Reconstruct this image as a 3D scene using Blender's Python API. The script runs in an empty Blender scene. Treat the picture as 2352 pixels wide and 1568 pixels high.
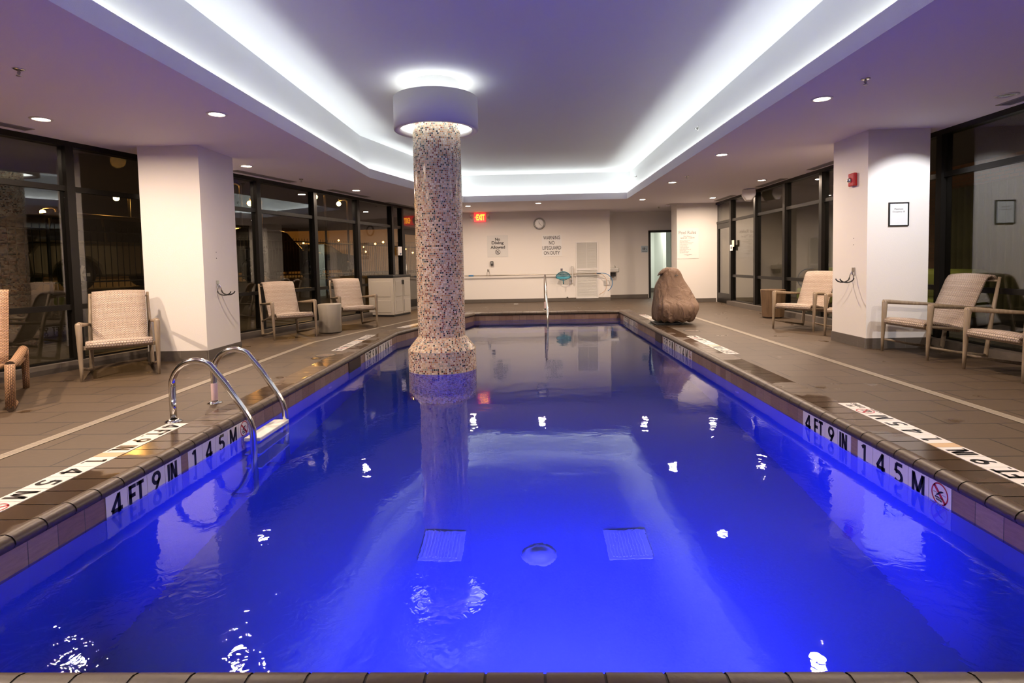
import bpy, bmesh, math, random
from mathutils import Vector, Matrix, geometry
random.seed(7)
C = bpy.context.scene.collection
PI = math.pi
# ------------------------------------------------------------------ camera
cam_d = bpy.data.cameras.new('camera'); cam = bpy.data.objects.new('camera', cam_d); C.objects.link(cam)
F = 1276.737; PITCH = 0.051995; ROLL = -0.0202712; YAW = 0.0265164; SHY = -110.962; CH = 1.10
cam_d.sensor_width = 36.0; cam_d.lens = F*36.0/2352.0; cam_d.shift_y = SHY/2352.0
cam_d.clip_start = 0.05; cam_d.clip_end = 300
_fw = Vector((-math.sin(YAW)*math.cos(PITCH), math.cos(YAW)*math.cos(PITCH), -math.sin(PITCH)))
_rt = Vector((math.cos(YAW), math.sin(YAW), 0)); _up = _rt.cross(_fw)
_a = math.cos(ROLL)*_rt + math.sin(ROLL)*_up; _b = -math.sin(ROLL)*_rt + math.cos(ROLL)*_up
M = Matrix((( _a.x, _b.x, -_fw.x, 0), (_a.y, _b.y, -_fw.y, 0), (_a.z, _b.z, -_fw.z, CH), (0, 0, 0, 1)))
cam.matrix_world = M
bpy.context.scene.camera = cam
# ------------------------------------------------------------------ world, exposure
sc = bpy.context.scene
w = bpy.data.worlds.new('night'); sc.world = w; w.use_nodes = True
w.node_tree.nodes['Background'].inputs[0].default_value = (0.012, 0.007, 0.004, 1)
w.node_tree.nodes['Background'].inputs[1].default_value = 0.5
sc.view_settings.view_transform = 'Standard'; sc.view_settings.look = 'None'
sc.view_settings.exposure = 0.25; sc.view_settings.gamma = 1.0; sc.view_settings.use_curve_mapping = False
cy = sc.cycles
cy.max_bounces = 7; cy.diffuse_bounces = 4; cy.glossy_bounces = 4; cy.transmission_bounces = 6; cy.transparent_max_bounces = 12
cy.use_denoising = True; cy.use_adaptive_sampling = True; cy.adaptive_threshold = 0.045
cy.sample_clamp_indirect = 6.0; cy.caustics_reflective = True; cy.caustics_refractive = True; cy.blur_glossy = 0.05
# ------------------------------------------------------------------ room constants
ZC = 2.6          # soffit height
ZT = 3.3          # tray ceiling height
WZ = -0.17        # water level
PXL, PXR, PYN, PYF = -2.2, 2.1, 1.43, 12.6
TANW = math.tan(0.2776)
def wallx(y): return -4.61 + TANW*(y - 8.536)
WDIR = Vector((math.sin(0.2776), math.cos(0.2776), 0)); WNRM = Vector((WDIR.y, -WDIR.x, 0))  # into the room
# ------------------------------------------------------------------ large lights
def area(name, loc, rot, sx, sy, power, col, shape='RECTANGLE', spread=PI):
    l = bpy.data.lights.new(name, 'AREA'); l.shape = shape; l.size = sx; l.size_y = sy; l.energy = power; l.color = col; l.spread = spread
    o = bpy.data.objects.new(name, l); C.objects.link(o); o.location = loc; o.rotation_euler = rot; return o
LEDC = (0.92, 1.0, 0.97); LEDW = 3.0       # watts per metre
area('cove_led', (2.53, 6.4, 2.685), (PI, 0, 0), 0.03, 14.2, LEDW*14.2, LEDC)
area('cove_led', (-2.69, 4.4, 2.685), (PI, 0, 0), 0.03, 9.9, LEDW*9.9, LEDC)
area('cove_led', (-2.04, 11.55, 2.685), (PI, 0, -math.atan2(1.134, 4.05)), 0.03, 4.25, LEDW*4.25, LEDC)
area('cove_led', (0.50, 13.68, 2.685), (PI, 0, PI/2), 0.03, 4.0, LEDW*4.0*1.3, LEDC)
area('cove_led', (0.0, -0.64, 2.685), (PI, 0, PI/2), 0.03, 5.1, LEDW*5.1, LEDC)
# underwater pool lamp in the near wall, blue LED
area('pool_light', (0.15, PYN+0.05, -0.95), (math.radians(86), 0, 0), 0.28, 0.28, 255.0, (0.05, 0.038, 1.0), 'DISK', math.radians(125))
# restroom corridor lamp
area('corridor_light', (4.2, 18.3, 2.5), (0, 0, 0), 0.6, 1.2, 40.0, (0.98, 1.0, 0.90))

# ------------------------------------------------------------------ node helpers
def mat(name):
    m = bpy.data.materials.new(name); m.use_nodes = True
    nt = m.node_tree; return m, nt, nt.nodes, nt.links, nt.nodes['Principled BSDF']
def simple(name, col, rough=0.5, metal=0.0, emis=None, es=0.0, spec=0.5, bump=0.0, bscale=200):
    m, nt, N, L, p = mat(name)
    p.inputs['Base Color'].default_value = (*col, 1); p.inputs['Roughness'].default_value = rough; p.inputs['Metallic'].default_value = metal
    p.inputs['Specular IOR Level'].default_value = spec
    if emis: p.inputs['Emission Color'].default_value = (*emis, 1); p.inputs['Emission Strength'].default_value = es
    if bump:
        t = N.new('ShaderNodeTexCoord'); n = N.new('ShaderNodeTexNoise'); n.inputs['Scale'].default_value = bscale; n.inputs['Detail'].default_value = 3
        b = N.new('ShaderNodeBump'); b.inputs['Strength'].default_value = bump; b.inputs['Distance'].default_value = 0.004
        L.new(t.outputs['Object'], n.inputs['Vector']); L.new(n.outputs['Fac'], b.inputs['Height']); L.new(b.outputs['Normal'], p.inputs['Normal'])
    return m
def ramp(N, stops, interp='LINEAR'):
    r = N.new('ShaderNodeValToRGB'); cr = r.color_ramp; cr.interpolation = interp
    while len(cr.elements) > 1: cr.elements.remove(cr.elements[-1])
    cr.elements[0].position = stops[0][0]; cr.elements[0].color = (*stops[0][1], 1)
    for p_, c_ in stops[1:]:
        e = cr.elements.new(p_); e.color = (*c_, 1)
    return r
def math_(N, L, op, a, b=None, c=None):
    n = N.new('ShaderNodeMath'); n.operation = op
    for i, v in enumerate((a, b, c)):
        if v is None: continue
        if isinstance(v, (int, float)): n.inputs[i].default_value = v
        else: L.new(v, n.inputs[i])
    return n.outputs[0]

def mosaic_mat(name, size, palette, grout, rough=0.25, uv=True, offset=True, grout_w=0.10, size2=None):
    """running-bond tiles of random palette colours laid on UV metres"""
    m, nt, N, L, p = mat(name)
    tc = N.new('ShaderNodeTexCoord'); sep = N.new('ShaderNodeSeparateXYZ'); L.new(tc.outputs['UV'], sep.inputs[0])
    u = math_(N, L, 'DIVIDE', sep.outputs[0], size); v = math_(N, L, 'DIVIDE', sep.outputs[1], size2 or size)
    row = math_(N, L, 'FLOOR', v)
    if offset:
        wn0 = N.new('ShaderNodeTexWhiteNoise'); wn0.noise_dimensions = '1D'; L.new(row, wn0.inputs['W'])
        u = math_(N, L, 'ADD', u, math_(N, L, 'MULTIPLY', wn0.outputs['Value'], 7.0))
    colf = math_(N, L, 'FLOOR', u)
    cmb = N.new('ShaderNodeCombineXYZ'); L.new(colf, cmb.inputs[0]); L.new(row, cmb.inputs[1])
    wn = N.new('ShaderNodeTexWhiteNoise'); wn.noise_dimensions = '2D'; L.new(cmb.outputs[0], wn.inputs['Vector'])
    r = ramp(N, palette, 'CONSTANT'); L.new(wn.outputs['Value'], r.inputs[0])
    fu = math_(N, L, 'FRACT', u); fv = math_(N, L, 'FRACT', v)
    du = math_(N, L, 'ABSOLUTE', math_(N, L, 'SUBTRACT', fu, 0.5)); dv = math_(N, L, 'ABSOLUTE', math_(N, L, 'SUBTRACT', fv, 0.5))
    mx = math_(N, L, 'MAXIMUM', du, dv)
    g = math_(N, L, 'GREATER_THAN', mx, 0.5-grout_w)
    nz = N.new('ShaderNodeTexNoise'); nz.inputs['Scale'].default_value = 60; L.new(tc.outputs['UV'], nz.inputs['Vector'])
    hs = N.new('ShaderNodeHueSaturation'); L.new(r.outputs[0], hs.inputs['Color']); L.new(math_(N, L, 'ADD', nz.outputs['Fac'], 0.5), hs.inputs['Value'])
    mix = N.new('ShaderNodeMix'); mix.data_type = 'RGBA'; L.new(g, mix.inputs[0]); L.new(hs.outputs[0], mix.inputs[6]); mix.inputs[7].default_value = (*grout, 1)
    L.new(mix.outputs[2], p.inputs['Base Color'])
    L.new(math_(N, L, 'ADD', math_(N, L, 'MULTIPLY', g, 0.5), rough), p.inputs['Roughness'])
    b = N.new('ShaderNodeBump'); b.inputs['Strength'].default_value = 0.5; b.inputs['Distance'].default_value = 0.002; b.invert = True
    L.new(g, b.inputs['Height']); L.new(b.outputs[0], p.inputs['Normal'])
    return m

def brick_mat(name, c1, c2, mortar, bw, bh, msize=0.004, off=0.5, rough=0.5, wet=None, coord='Object', swap=False, rot=0.0, noise_amt=0.25, rlow=0.12, spec=0.5, bumpd=0.002, wetk=0.62):
    m, nt, N, L, p = mat(name)
    tc = N.new('ShaderNodeTexCoord'); mp = N.new('ShaderNodeMapping'); L.new(tc.outputs[coord], mp.inputs[0]); mp.inputs['Rotation'].default_value = (0, 0, rot)
    bt = N.new('ShaderNodeTexBrick'); L.new(mp.outputs[0], bt.inputs['Vector'])
    bt.inputs['Color1'].default_value = (*c1, 1); bt.inputs['Color2'].default_value = (*c2, 1); bt.inputs['Mortar'].default_value = (*mortar, 1)
    bt.inputs['Scale'].default_value = 1.0; bt.inputs['Mortar Size'].default_value = msize; bt.inputs['Brick Width'].default_value = bw; bt.inputs['Row Height'].default_value = bh
    bt.offset = off; bt.inputs['Mortar Smooth'].default_value = 0.1
    nz = N.new('ShaderNodeTexNoise'); nz.inputs['Scale'].default_value = 14; nz.inputs['Detail'].default_value = 8; nz.inputs['Roughness'].default_value = 0.65
    mp2 = N.new('ShaderNodeMapping'); mp2.inputs['Scale'].default_value = (1, 5, 1); L.new(tc.outputs[coord], mp2.inputs[0]); L.new(mp2.outputs[0], nz.inputs['Vector'])
    hs = N.new('ShaderNodeHueSaturation'); L.new(bt.outputs['Color'], hs.inputs['Color'])
    L.new(math_(N, L, 'MULTIPLY_ADD', nz.outputs['Fac'], 2*noise_amt, 1-noise_amt), hs.inputs['Value'])
    col = hs.outputs[0]; ro = None
    if wet:
        n2 = N.new('ShaderNodeTexNoise'); n2.inputs['Scale'].default_value = wet[0]; n2.inputs['Detail'].default_value = 3; L.new(tc.outputs[coord], n2.inputs['Vector'])
        r = ramp(N, [(wet[1], (0, 0, 0)), (wet[1]+0.04, (1, 1, 1))]); L.new(n2.outputs['Fac'], r.inputs[0])
        mixr = N.new('ShaderNodeMix'); mixr.data_type = 'FLOAT'; L.new(r.outputs[0], mixr.inputs[0]); mixr.inputs[2].default_value = rough; mixr.inputs[3].default_value = rlow
        L.new(mixr.outputs[0], p.inputs['Roughness'])
        mixc = N.new('ShaderNodeMix'); mixc.data_type = 'RGBA'; mixc.blend_type = 'MULTIPLY'; L.new(r.outputs[0], mixc.inputs[0]); L.new(col, mixc.inputs[6]); mixc.inputs[7].default_value = (wetk, wetk*0.95, wetk*0.9, 1)
        col = mixc.outputs[2]
    else:
        p.inputs['Roughness'].default_value = rough
    L.new(col, p.inputs['Base Color']); p.inputs['Specular IOR Level'].default_value = spec
    b = N.new('ShaderNodeBump'); b.inputs['Strength'].default_value = 0.6; b.inputs['Distance'].default_value = bumpd; b.invert = True
    L.new(bt.outputs['Fac'], b.inputs['Height']); L.new(b.outputs[0], p.inputs['Normal'])
    return m

def weave_mat(name, c1, c2, sx=0.022, sy=0.011, dark=(0.1, 0.07, 0.05)):
    """over-under strands on UV metres"""
    m, nt, N, L, p = mat(name)
    tc = N.new('ShaderNodeTexCoord'); sep = N.new('ShaderNodeSeparateXYZ'); L.new(tc.outputs['UV'], sep.inputs[0])
    u = math_(N, L, 'DIVIDE', sep.outputs[0], sx); v = math_(N, L, 'DIVIDE', sep.outputs[1], sy)
    row = math_(N, L, 'FLOOR', v); u2 = math_(N, L, 'ADD', u, math_(N, L, 'MULTIPLY', row, 0.5))
    hu = math_(N, L, 'ABSOLUTE', math_(N, L, 'SINE', math_(N, L, 'MULTIPLY', u2, PI)))
    hv = math_(N, L, 'ABSOLUTE', math_(N, L, 'SINE', math_(N, L, 'MULTIPLY', v, PI)))
    h = math_(N, L, 'MULTIPLY', math_(N, L, 'POWER', hu, 0.5), math_(N, L, 'POWER', hv, 0.6))
    nz = N.new('ShaderNodeTexNoise'); nz.inputs['Scale'].default_value = 25; L.new(tc.outputs['UV'], nz.inputs['Vector'])
    wnv = N.new('ShaderNodeTexWhiteNoise'); wnv.noise_dimensions = '1D'; L.new(row, wnv.inputs['W'])
    f = math_(N, L, 'MULTIPLY', math_(N, L, 'ADD', nz.outputs['Fac'], wnv.outputs['Value']), 0.5)
    mix = N.new('ShaderNodeMix'); mix.data_type = 'RGBA'; L.new(f, mix.inputs[0]); mix.inputs[6].default_value = (*c1, 1); mix.inputs[7].default_value = (*c2, 1)
    r = ramp(N, [(0.0, dark), (0.72, (1, 1, 1))]); L.new(h, r.inputs[0])
    mul = N.new('ShaderNodeMix'); mul.data_type = 'RGBA'; mul.blend_type = 'MULTIPLY'; mul.inputs[0].default_value = 0.92; L.new(mix.outputs[2], mul.inputs[6]); L.new(r.outputs[0], mul.inputs[7])
    L.new(mul.outputs[2], p.inputs['Base Color']); p.inputs['Roughness'].default_value = 0.5
    b = N.new('ShaderNodeBump'); b.inputs['Strength'].default_value = 0.8; b.inputs['Distance'].default_value = 0.004
    L.new(h, b.inputs['Height']); L.new(b.outputs[0], p.inputs['Normal'])
    return m

def wood_mat(name, c1, c2, scale=6, rough=0.5, axis='Z'):
    m, nt, N, L, p = mat(name)
    tc = N.new('ShaderNodeTexCoord'); mp = N.new('ShaderNodeMapping'); L.new(tc.outputs['Object'], mp.inputs[0])
    mp.inputs['Scale'].default_value = (8, 8, 1) if axis == 'Z' else (1, 1, 1)
    nz = N.new('ShaderNodeTexNoise'); nz.inputs['Scale'].default_value = scale; nz.inputs['Detail'].default_value = 6; nz.inputs['Distortion'].default_value = 0.6
    L.new(mp.outputs[0], nz.inputs['Vector']); r = ramp(N, [(0.3, c1), (0.7, c2)]); L.new(nz.outputs['Fac'], r.inputs[0])
    L.new(r.outputs[0], p.inputs['Base Color']); p.inputs['Roughness'].default_value = rough
    return m

def glass_mat(name, tint=(0.9, 0.92, 0.9), refl=0.08):
    m, nt, N, L, p = mat(name); N.remove(p)
    out = [n for n in N if n.type == 'OUTPUT_MATERIAL'][0]
    t = N.new('ShaderNodeBsdfTransparent'); t.inputs[0].default_value = (*tint, 1)
    g = N.new('ShaderNodeBsdfGlossy'); g.inputs['Roughness'].default_value = 0.0; g.inputs[0].default_value = (1, 1, 1, 1)
    ge = N.new('ShaderNodeNewGeometry'); dt = N.new('ShaderNodeVectorMath'); dt.operation = 'DOT_PRODUCT'; L.new(ge.outputs['Normal'], dt.inputs[0]); L.new(ge.outputs['Incoming'], dt.inputs[1])
    c1_ = math_(N, L, 'SUBTRACT', 1.0, math_(N, L, 'ABSOLUTE', dt.outputs['Value']))
    mx = N.new('ShaderNodeMixShader'); L.new(math_(N, L, 'MULTIPLY_ADD', math_(N, L, 'POWER', c1_, 5.0), 1-refl, refl), mx.inputs[0]); L.new(t.outputs[0], mx.inputs[1]); L.new(g.outputs[0], mx.inputs[2])
    L.new(mx.outputs[0], out.inputs[0]); return m

# ------------------------------------------------------------------ materials
MW = simple('white_wall_paint', (0.80, 0.765, 0.73), 0.6, bump=0.25, bscale=160)
MC = simple('ceiling_paint', (0.84, 0.79, 0.84), 0.75, bump=0.5, bscale=220)
MCOVE = simple('cove_paint', (0.78, 0.78, 0.78), 0.7, bump=0.3, bscale=220)
MDECK = brick_mat('deck_tile', (0.062, 0.040, 0.0225), (0.072, 0.047, 0.027), (0.010, 0.006, 0.004), 0.61, 0.305, 0.005, 0.5, 0.55, wet=(2.6, 0.66), noise_amt=0.35, rlow=0.25, rot=0.0, wetk=0.8)
MCOP = brick_mat('coping_tile', (0.080, 0.051, 0.031), (0.088, 0.057, 0.036), (0.080, 0.051, 0.031), 3.0, 3.0, 0.0, 0.0, 0.42, wet=(1.8, 0.44), coord='UV', noise_amt=0.2, rlow=0.16, wetk=0.75)
MCOPN = simple('coping_nose', (0.070, 0.045, 0.028), 0.42, bump=0.3, bscale=40)
MBASE = brick_mat('base_tile', (0.11, 0.092, 0.078), (0.13, 0.11, 0.092), (0.18, 0.16, 0.14), 0.6, 0.4, 0.0015, 0.0, 0.45, coord='UV')
MWLT = brick_mat('waterline_tile', (0.20, 0.115, 0.085), (0.30, 0.20, 0.155), (0.10, 0.075, 0.06), 0.157, 0.5, 0.0025, 0.0, 0.45, coord='UV', noise_amt=0.45)
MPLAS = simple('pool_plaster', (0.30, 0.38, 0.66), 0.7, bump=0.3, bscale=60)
MFRAME = simple('bronze_frame', (0.007, 0.006, 0.005), 0.35, 0.0, spec=0.3)
MGLASSL = glass_mat('window_glass', (0.86, 0.86, 0.82), 0.075)
MCHROME = simple('stainless_steel', (0.75, 0.74, 0.72), 0.13, 1.0)
MSTEEL = simple('brushed_steel', (0.6, 0.6, 0.58), 0.3, 1.0)
MWOOD = wood_mat('weathered_teak', (0.22, 0.165, 0.11), (0.32, 0.25, 0.175), 5, 0.45)
MWEAVE = weave_mat('pale_wicker', (0.40, 0.29, 0.215), (0.60, 0.49, 0.40), 0.024, 0.0125, (0.02, 0.012, 0.008))
MWICK = weave_mat('brown_wicker', (0.34, 0.18, 0.09), (0.46, 0.27, 0.15), 0.024, 0.012, (0.01, 0.006, 0.004))
MSTUMP = wood_mat('stump_wood', (0.10, 0.060, 0.030), (0.17, 0.105, 0.058), 3, 0.45)
MSTONE = simple('cast_stone', (0.30, 0.265, 0.215), 0.55, bump=0.4, bscale=30)
MRESIN = simple('beige_resin', (0.49, 0.44, 0.37), 0.45)
MBLACK = simple('black_plastic', (0.012, 0.012, 0.013), 0.4)
MDARK = simple('dark_grey', (0.05, 0.05, 0.052), 0.5)
MWHITEP = simple('white_plastic', (0.78, 0.76, 0.74), 0.4)
MSIGN = simple('sign_acrylic', (0.84, 0.83, 0.82), 0.25)
MINK = simple('sign_ink', (0.03, 0.027, 0.027), 0.5)
MINKG = simple('grey_ink', (0.22, 0.20, 0.20), 0.5)
MTILEW = simple('marker_tile_white', (0.72, 0.68, 0.64), 0.3)
MTILEK = simple('marker_tile_black', (0.006, 0.006, 0.008), 0.3)
MREDI = simple('red_ink', (0.42, 0.02, 0.03), 0.4)
MREDP = simple('red_plastic', (0.45, 0.01, 0.015), 0.25)
MBLUE = simple('blue_plastic', (0.02, 0.18, 0.42), 0.4)
MDRAIN = None
MTAPE = simple('printed_tape', (0.75, 0.55, 0.55), 0.6)
MORANGE = simple('tan_hose', (0.6, 0.36, 0.18), 0.5)

def drain_mat():
    m, nt, N, L, p = mat('drain_grate')
    tc = N.new('ShaderNodeTexCoord'); sep = N.new('ShaderNodeSeparateXYZ'); L.new(tc.outputs['UV'], sep.inputs[0])
    f = math_(N, L, 'FRACT', math_(N, L, 'DIVIDE', sep.outputs[0], 0.02)); g = math_(N, L, 'GREATER_THAN', f, 0.72)
    e = math_(N, L, 'LESS_THAN', math_(N, L, 'ABSOLUTE', math_(N, L, 'SUBTRACT', sep.outputs[1], 0.04)), 0.028)
    mix = N.new('ShaderNodeMix'); mix.data_type = 'RGBA'; L.new(math_(N, L, 'MULTIPLY', g, e), mix.inputs[0]); mix.inputs[6].default_value = (0.27, 0.23, 0.175, 1); mix.inputs[7].default_value = (0.07, 0.055, 0.045, 1)
    L.new(mix.outputs[2], p.inputs['Base Color']); p.inputs['Roughness'].default_value = 0.5; return m
MDRAIN = drain_mat()
PAL = [(0.0, (0.66, 0.46, 0.28)), (0.24, (0.76, 0.62, 0.44)), (0.38, (0.42, 0.19, 0.08)), (0.49, (0.58, 0.36, 0.18)), (0.62, (0.20, 0.050, 0.025)), (0.73, (0.012, 0.014, 0.016)),
       (0.81, (0.34, 0.30, 0.21)), (0.89, (0.52, 0.40, 0.28)), (0.96, (0.08, 0.10, 0.09))]
MMOS = mosaic_mat('glass_mosaic', 0.0225, PAL, (0.52, 0.45, 0.37), 0.22)

# ------------------------------------------------------------------ mesh helpers
def newbm():
    b = bmesh.new(); b.loops.layers.uv.new('UVMap'); return b
def obj(name, bm, m, parent=None, smooth=False, loc=None, bevel=0.0, mods=None):
    bmesh.ops.recalc_face_normals(bm, faces=bm.faces)
    me = bpy.data.meshes.new(name); bm.to_mesh(me); bm.free()
    if smooth:
        for p in me.polygons: p.use_smooth = True
    o = bpy.data.objects.new(name, me); C.objects.link(o)
    if isinstance(m, (list, tuple)):
        for k in m: me.materials.append(k)
    elif m: me.materials.append(m)
    if parent: o.parent = parent
    if loc: o.location = loc
    if bevel:
        bv = o.modifiers.new('bevel', 'BEVEL'); bv.width = bevel; bv.segments = 2; bv.limit_method = 'ANGLE'
    return o
def thing(name, label, cat, loc=(0, 0, 0), rz=0.0, group=None):
    o = bpy.data.objects.new(name, None); C.objects.link(o); o.location = loc; o.rotation_euler = (0, 0, rz)
    o.empty_display_size = 0.1; o['label'] = label; o['category'] = cat
    if group: o['group'] = group
    return o
def tag(o, label, cat, group=None, kind=None):
    o['label'] = label; o['category'] = cat
    if group: o['group'] = group
    if kind: o['kind'] = kind
    return o
def struct(o): o['kind'] = 'structure'; return o
def box(bm, a, b, mi=0, M4=None):
    (x0, y0, z0), (x1, y1, z1) = a, b
    vs = [bm.verts.new(p) for p in ((x0, y0, z0), (x1, y0, z0), (x1, y1, z0), (x0, y1, z0), (x0, y0, z1), (x1, y0, z1), (x1, y1, z1), (x0, y1, z1))]
    if M4:
        for v in vs: v.co = M4 @ v.co
    uvl = bm.loops.layers.uv.active
    for idx in ((0, 3, 2, 1), (4, 5, 6, 7), (0, 1, 5, 4), (1, 2, 6, 5), (2, 3, 7, 6), (3, 0, 4, 7)):
        f = bm.faces.new([vs[i] for i in idx]); f.material_index = mi
        n = f.normal if f.normal.length else Vector((0, 0, 1)); f.normal_update(); n = f.normal
        for l in f.loops:
            co = l.vert.co
            if abs(n.z) > 0.7: l[uvl].uv = (co.x, co.y)
            elif abs(n.x) > abs(n.y): l[uvl].uv = (co.y, co.z)
            else: l[uvl].uv = (co.x, co.z)
    return vs
def quad(bm, pts, uvs=None, mi=0):
    vs = [bm.verts.new(p) for p in pts]; f = bm.faces.new(vs); f.material_index = mi
    if uvs:
        l_ = bm.loops.layers.uv.active
        for l, uv in zip(f.loops, uvs): l[l_].uv = uv
    return f
def tube(bm, pts, r, n=10, cap=True, closed=False):
    pts = [Vector(p) for p in pts]; rs = r if isinstance(r, (list, tuple)) else [r]*len(pts)
    rings = []; prev = None; uvl = bm.loops.layers.uv.active; ds = [0.0]
    for i in range(1, len(pts)): ds.append(ds[-1]+(pts[i]-pts[i-1]).length)
    for i, p in enumerate(pts):
        if closed: t = (pts[(i+1) % len(pts)]-pts[i-1]).normalized()
        elif i == 0: t = (pts[1]-pts[0]).normalized()
        elif i == len(pts)-1: t = (pts[-1]-pts[-2]).normalized()
        else: t = ((pts[i+1]-p).normalized()+(p-pts[i-1]).normalized()).normalized()
        if prev is None:
            s = t.cross(Vector((0, 0, 1)))
            if s.length < 1e-3: s = t.cross(Vector((0, 1, 0)))
            s.normalize()
        else:
            s = prev - t*prev.dot(t); s.normalize()
        prev = s; q = t.cross(s)
        rings.append([bm.verts.new(p+(s*math.cos(2*PI*k/n)+q*math.sin(2*PI*k/n))*rs[i]) for k in range(n)])
    R = range(len(rings)) if closed else range(len(rings)-1)
    for i in R:
        a, b = rings[i], rings[(i+1) % len(rings)]
        for k in range(n):
            f = bm.faces.new((a[k], a[(k+1) % n], b[(k+1) % n], b[k])); f.smooth = True
            for l, uv in zip(f.loops, ((k, 0), (k+1, 0), (k+1, 1), (k, 1))):
                l[uvl].uv = (ds[min(i+uv[1], len(ds)-1)], uv[0]*2*PI*rs[i]/n)
    if cap and not closed:
        bm.faces.new(rings[0][::-1]); bm.faces.new(rings[-1])
def lathe(bm, prof, c=(0, 0), n=32, mi=0, closed=False, uvr=None):
    """prof: list of (r, z)"""
    uvl = bm.loops.layers.uv.active; rings = []; d = [0.0]
    for i in range(1, len(prof)): d.append(d[-1]+math.hypot(prof[i][0]-prof[i-1][0], prof[i][1]-prof[i-1][1]))
    for (r, z) in prof:
        rings.append([bm.verts.new((c[0]+r*math.cos(2*PI*k/n), c[1]+r*math.sin(2*PI*k/n), z)) for k in range(n)] if r > 1e-6 else [bm.verts.new((c[0], c[1], z))])
    m = len(prof)
    for i in range(m if closed else m-1):
        a, b = rings[i], rings[(i+1) % m]
        for k in range(n):
            k2 = (k+1) % n
            if len(a) == 1 and len(b) == 1: continue
            if len(a) == 1: vs = (a[0], b[k2], b[k]); 
            elif len(b) == 1: vs = (a[k], a[k2], b[0])
            else: vs = (a[k], a[k2], b[k2], b[k])
            f = bm.faces.new(vs); f.smooth = True; f.material_index = mi
            if len(vs) == 4:
                R = uvr or max(prof[i][0], prof[(i+1) % m][0])
                for l, uv in zip(f.loops, ((k, i), (k+1, i), (k+1, i+1), (k, i+1))): l[uvl].uv = (2*PI*R*uv[0]/n, d[uv[1] % m])
def prism(bm, pts2, z0, z1, M4=None, mi=0):
    """extrude a 2D polygon from z0 to z1"""
    lo = [bm.verts.new((p[0], p[1], z0)) for p in pts2]; hi = [bm.verts.new((p[0], p[1], z1)) for p in pts2]
    if M4:
        for v in lo+hi: v.co = M4 @ v.co
    n = len(pts2); fs = [bm.faces.new(lo[::-1]), bm.faces.new(hi)]
    for i in range(n): fs.append(bm.faces.new((lo[i], lo[(i+1) % n], hi[(i+1) % n], hi[i])))
    for f in fs: f.material_index = mi
    return fs
def polyhole(outer, hole, z):
    polys = [[Vector((x, y, 0)) for x, y in outer]] + [[Vector((x, y, 0)) for x, y in h] for h in hole]
    flat = [v for p in polys for v in p]; tris = geometry.tessellate_polygon(polys)
    bm = newbm(); vs = [bm.verts.new((v.x, v.y, z)) for v in flat]; uvl = bm.loops.layers.uv.active
    for t in tris:
        try: f = bm.faces.new([vs[i] for i in t])
        except ValueError: continue
        for l in f.loops: l[uvl].uv = (l.vert.co.x, l.vert.co.y)
    return bm
def ribbon(bm, pts, z0, z1, mi=0, closed=False):
    uvl = bm.loops.layers.uv.active; d = 0; n = len(pts)
    for i in range(n if closed else n-1):
        a, b = pts[i], pts[(i+1) % n]; s = math.hypot(b[0]-a[0], b[1]-a[1])
        quad(bm, [(a[0], a[1], z0), (b[0], b[1], z0), (b[0], b[1], z1), (a[0], a[1], z1)], [(d, z0), (d+s, z0), (d+s, z1), (d, z1)], mi); d += s
def text_bm(body, size, offset=0.0, align='CENTER', sx=1.0, depth=0.0008, spacing=1.0, fit=None):
    cu = bpy.data.curves.new('t', 'FONT'); cu.body = body; cu.size = size; cu.offset = offset; cu.extrude = depth; cu.align_x = align; cu.align_y = 'CENTER'; cu.resolution_u = 4; cu.space_line = spacing
    o = bpy.data.objects.new('t', cu); C.objects.link(o); dg = bpy.context.evaluated_depsgraph_get(); dg.update()
    me = bpy.data.meshes.new_from_object(o.evaluated_get(dg)); bm = bmesh.new(); bm.from_mesh(me)
    if not bm.loops.layers.uv: bm.loops.layers.uv.new('UVMap')
    bpy.data.objects.remove(o); bpy.data.curves.remove(cu); bpy.data.meshes.remove(me)
    if fit:
        xs = [v.co.x for v in bm.verts]; ys = [v.co.y for v in bm.verts]; cx = (min(xs)+max(xs))/2; cyy = (min(ys)+max(ys))/2
        kx = fit[0]/(max(xs)-min(xs)) if fit[0] else 1; ky = fit[1]/(max(ys)-min(ys)) if fit[1] else 1
        for v in bm.verts: v.co.x = (v.co.x-cx)*kx; v.co.y = (v.co.y-cyy)*ky
    if sx != 1.0:
        for v in bm.verts: v.co.x *= sx
    return bm
def frame_mat(o, right, up):
    r = Vector(right).normalized(); u = Vector(up).normalized(); n = r.cross(u)
    return Matrix(((r.x, u.x, n.x, o[0]), (r.y, u.y, n.y, o[1]), (r.z, u.z, n.z, o[2]), (0, 0, 0, 1)))
def put(bm, M4): bm.transform(M4); return bm
def dup(root, loc, rz, label=None, group=None):
    r = root.copy(); C.objects.link(r); r.location = loc; r.rotation_euler = (0, 0, rz)
    if label: r['label'] = label
    if group: r['group'] = group
    for ch in list(root.children):
        c = ch.copy(); C.objects.link(c); c.parent = r
        for g in ch.children:
            d = g.copy(); C.objects.link(d); d.parent = c
    return r
def arc(c, r, a0, a1, n, plane='xz', fixed=0.0):
    out = []
    for i in range(n+1):
        a = a0+(a1-a0)*i/n; u, v = c[0]+r*math.cos(a), c[1]+r*math.sin(a)
        out.append((u, fixed, v) if plane == 'xz' else ((fixed, u, v) if plane == 'yz' else (u, v, fixed)))
    return out

# ================================================================== STRUCTURE
POOL = [(PXL, PYN), (PXR, PYN), (PXR, PYF), (-1.2, PYF), (PXL, 9.2)]      # counter-clockwise
LW0, LW1 = -3.0, 14.95                                                    # glazed wall extent in y
def lw(y, off=0.0): return (wallx(y)+WNRM.x*off, y+WNRM.y*off)
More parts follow.
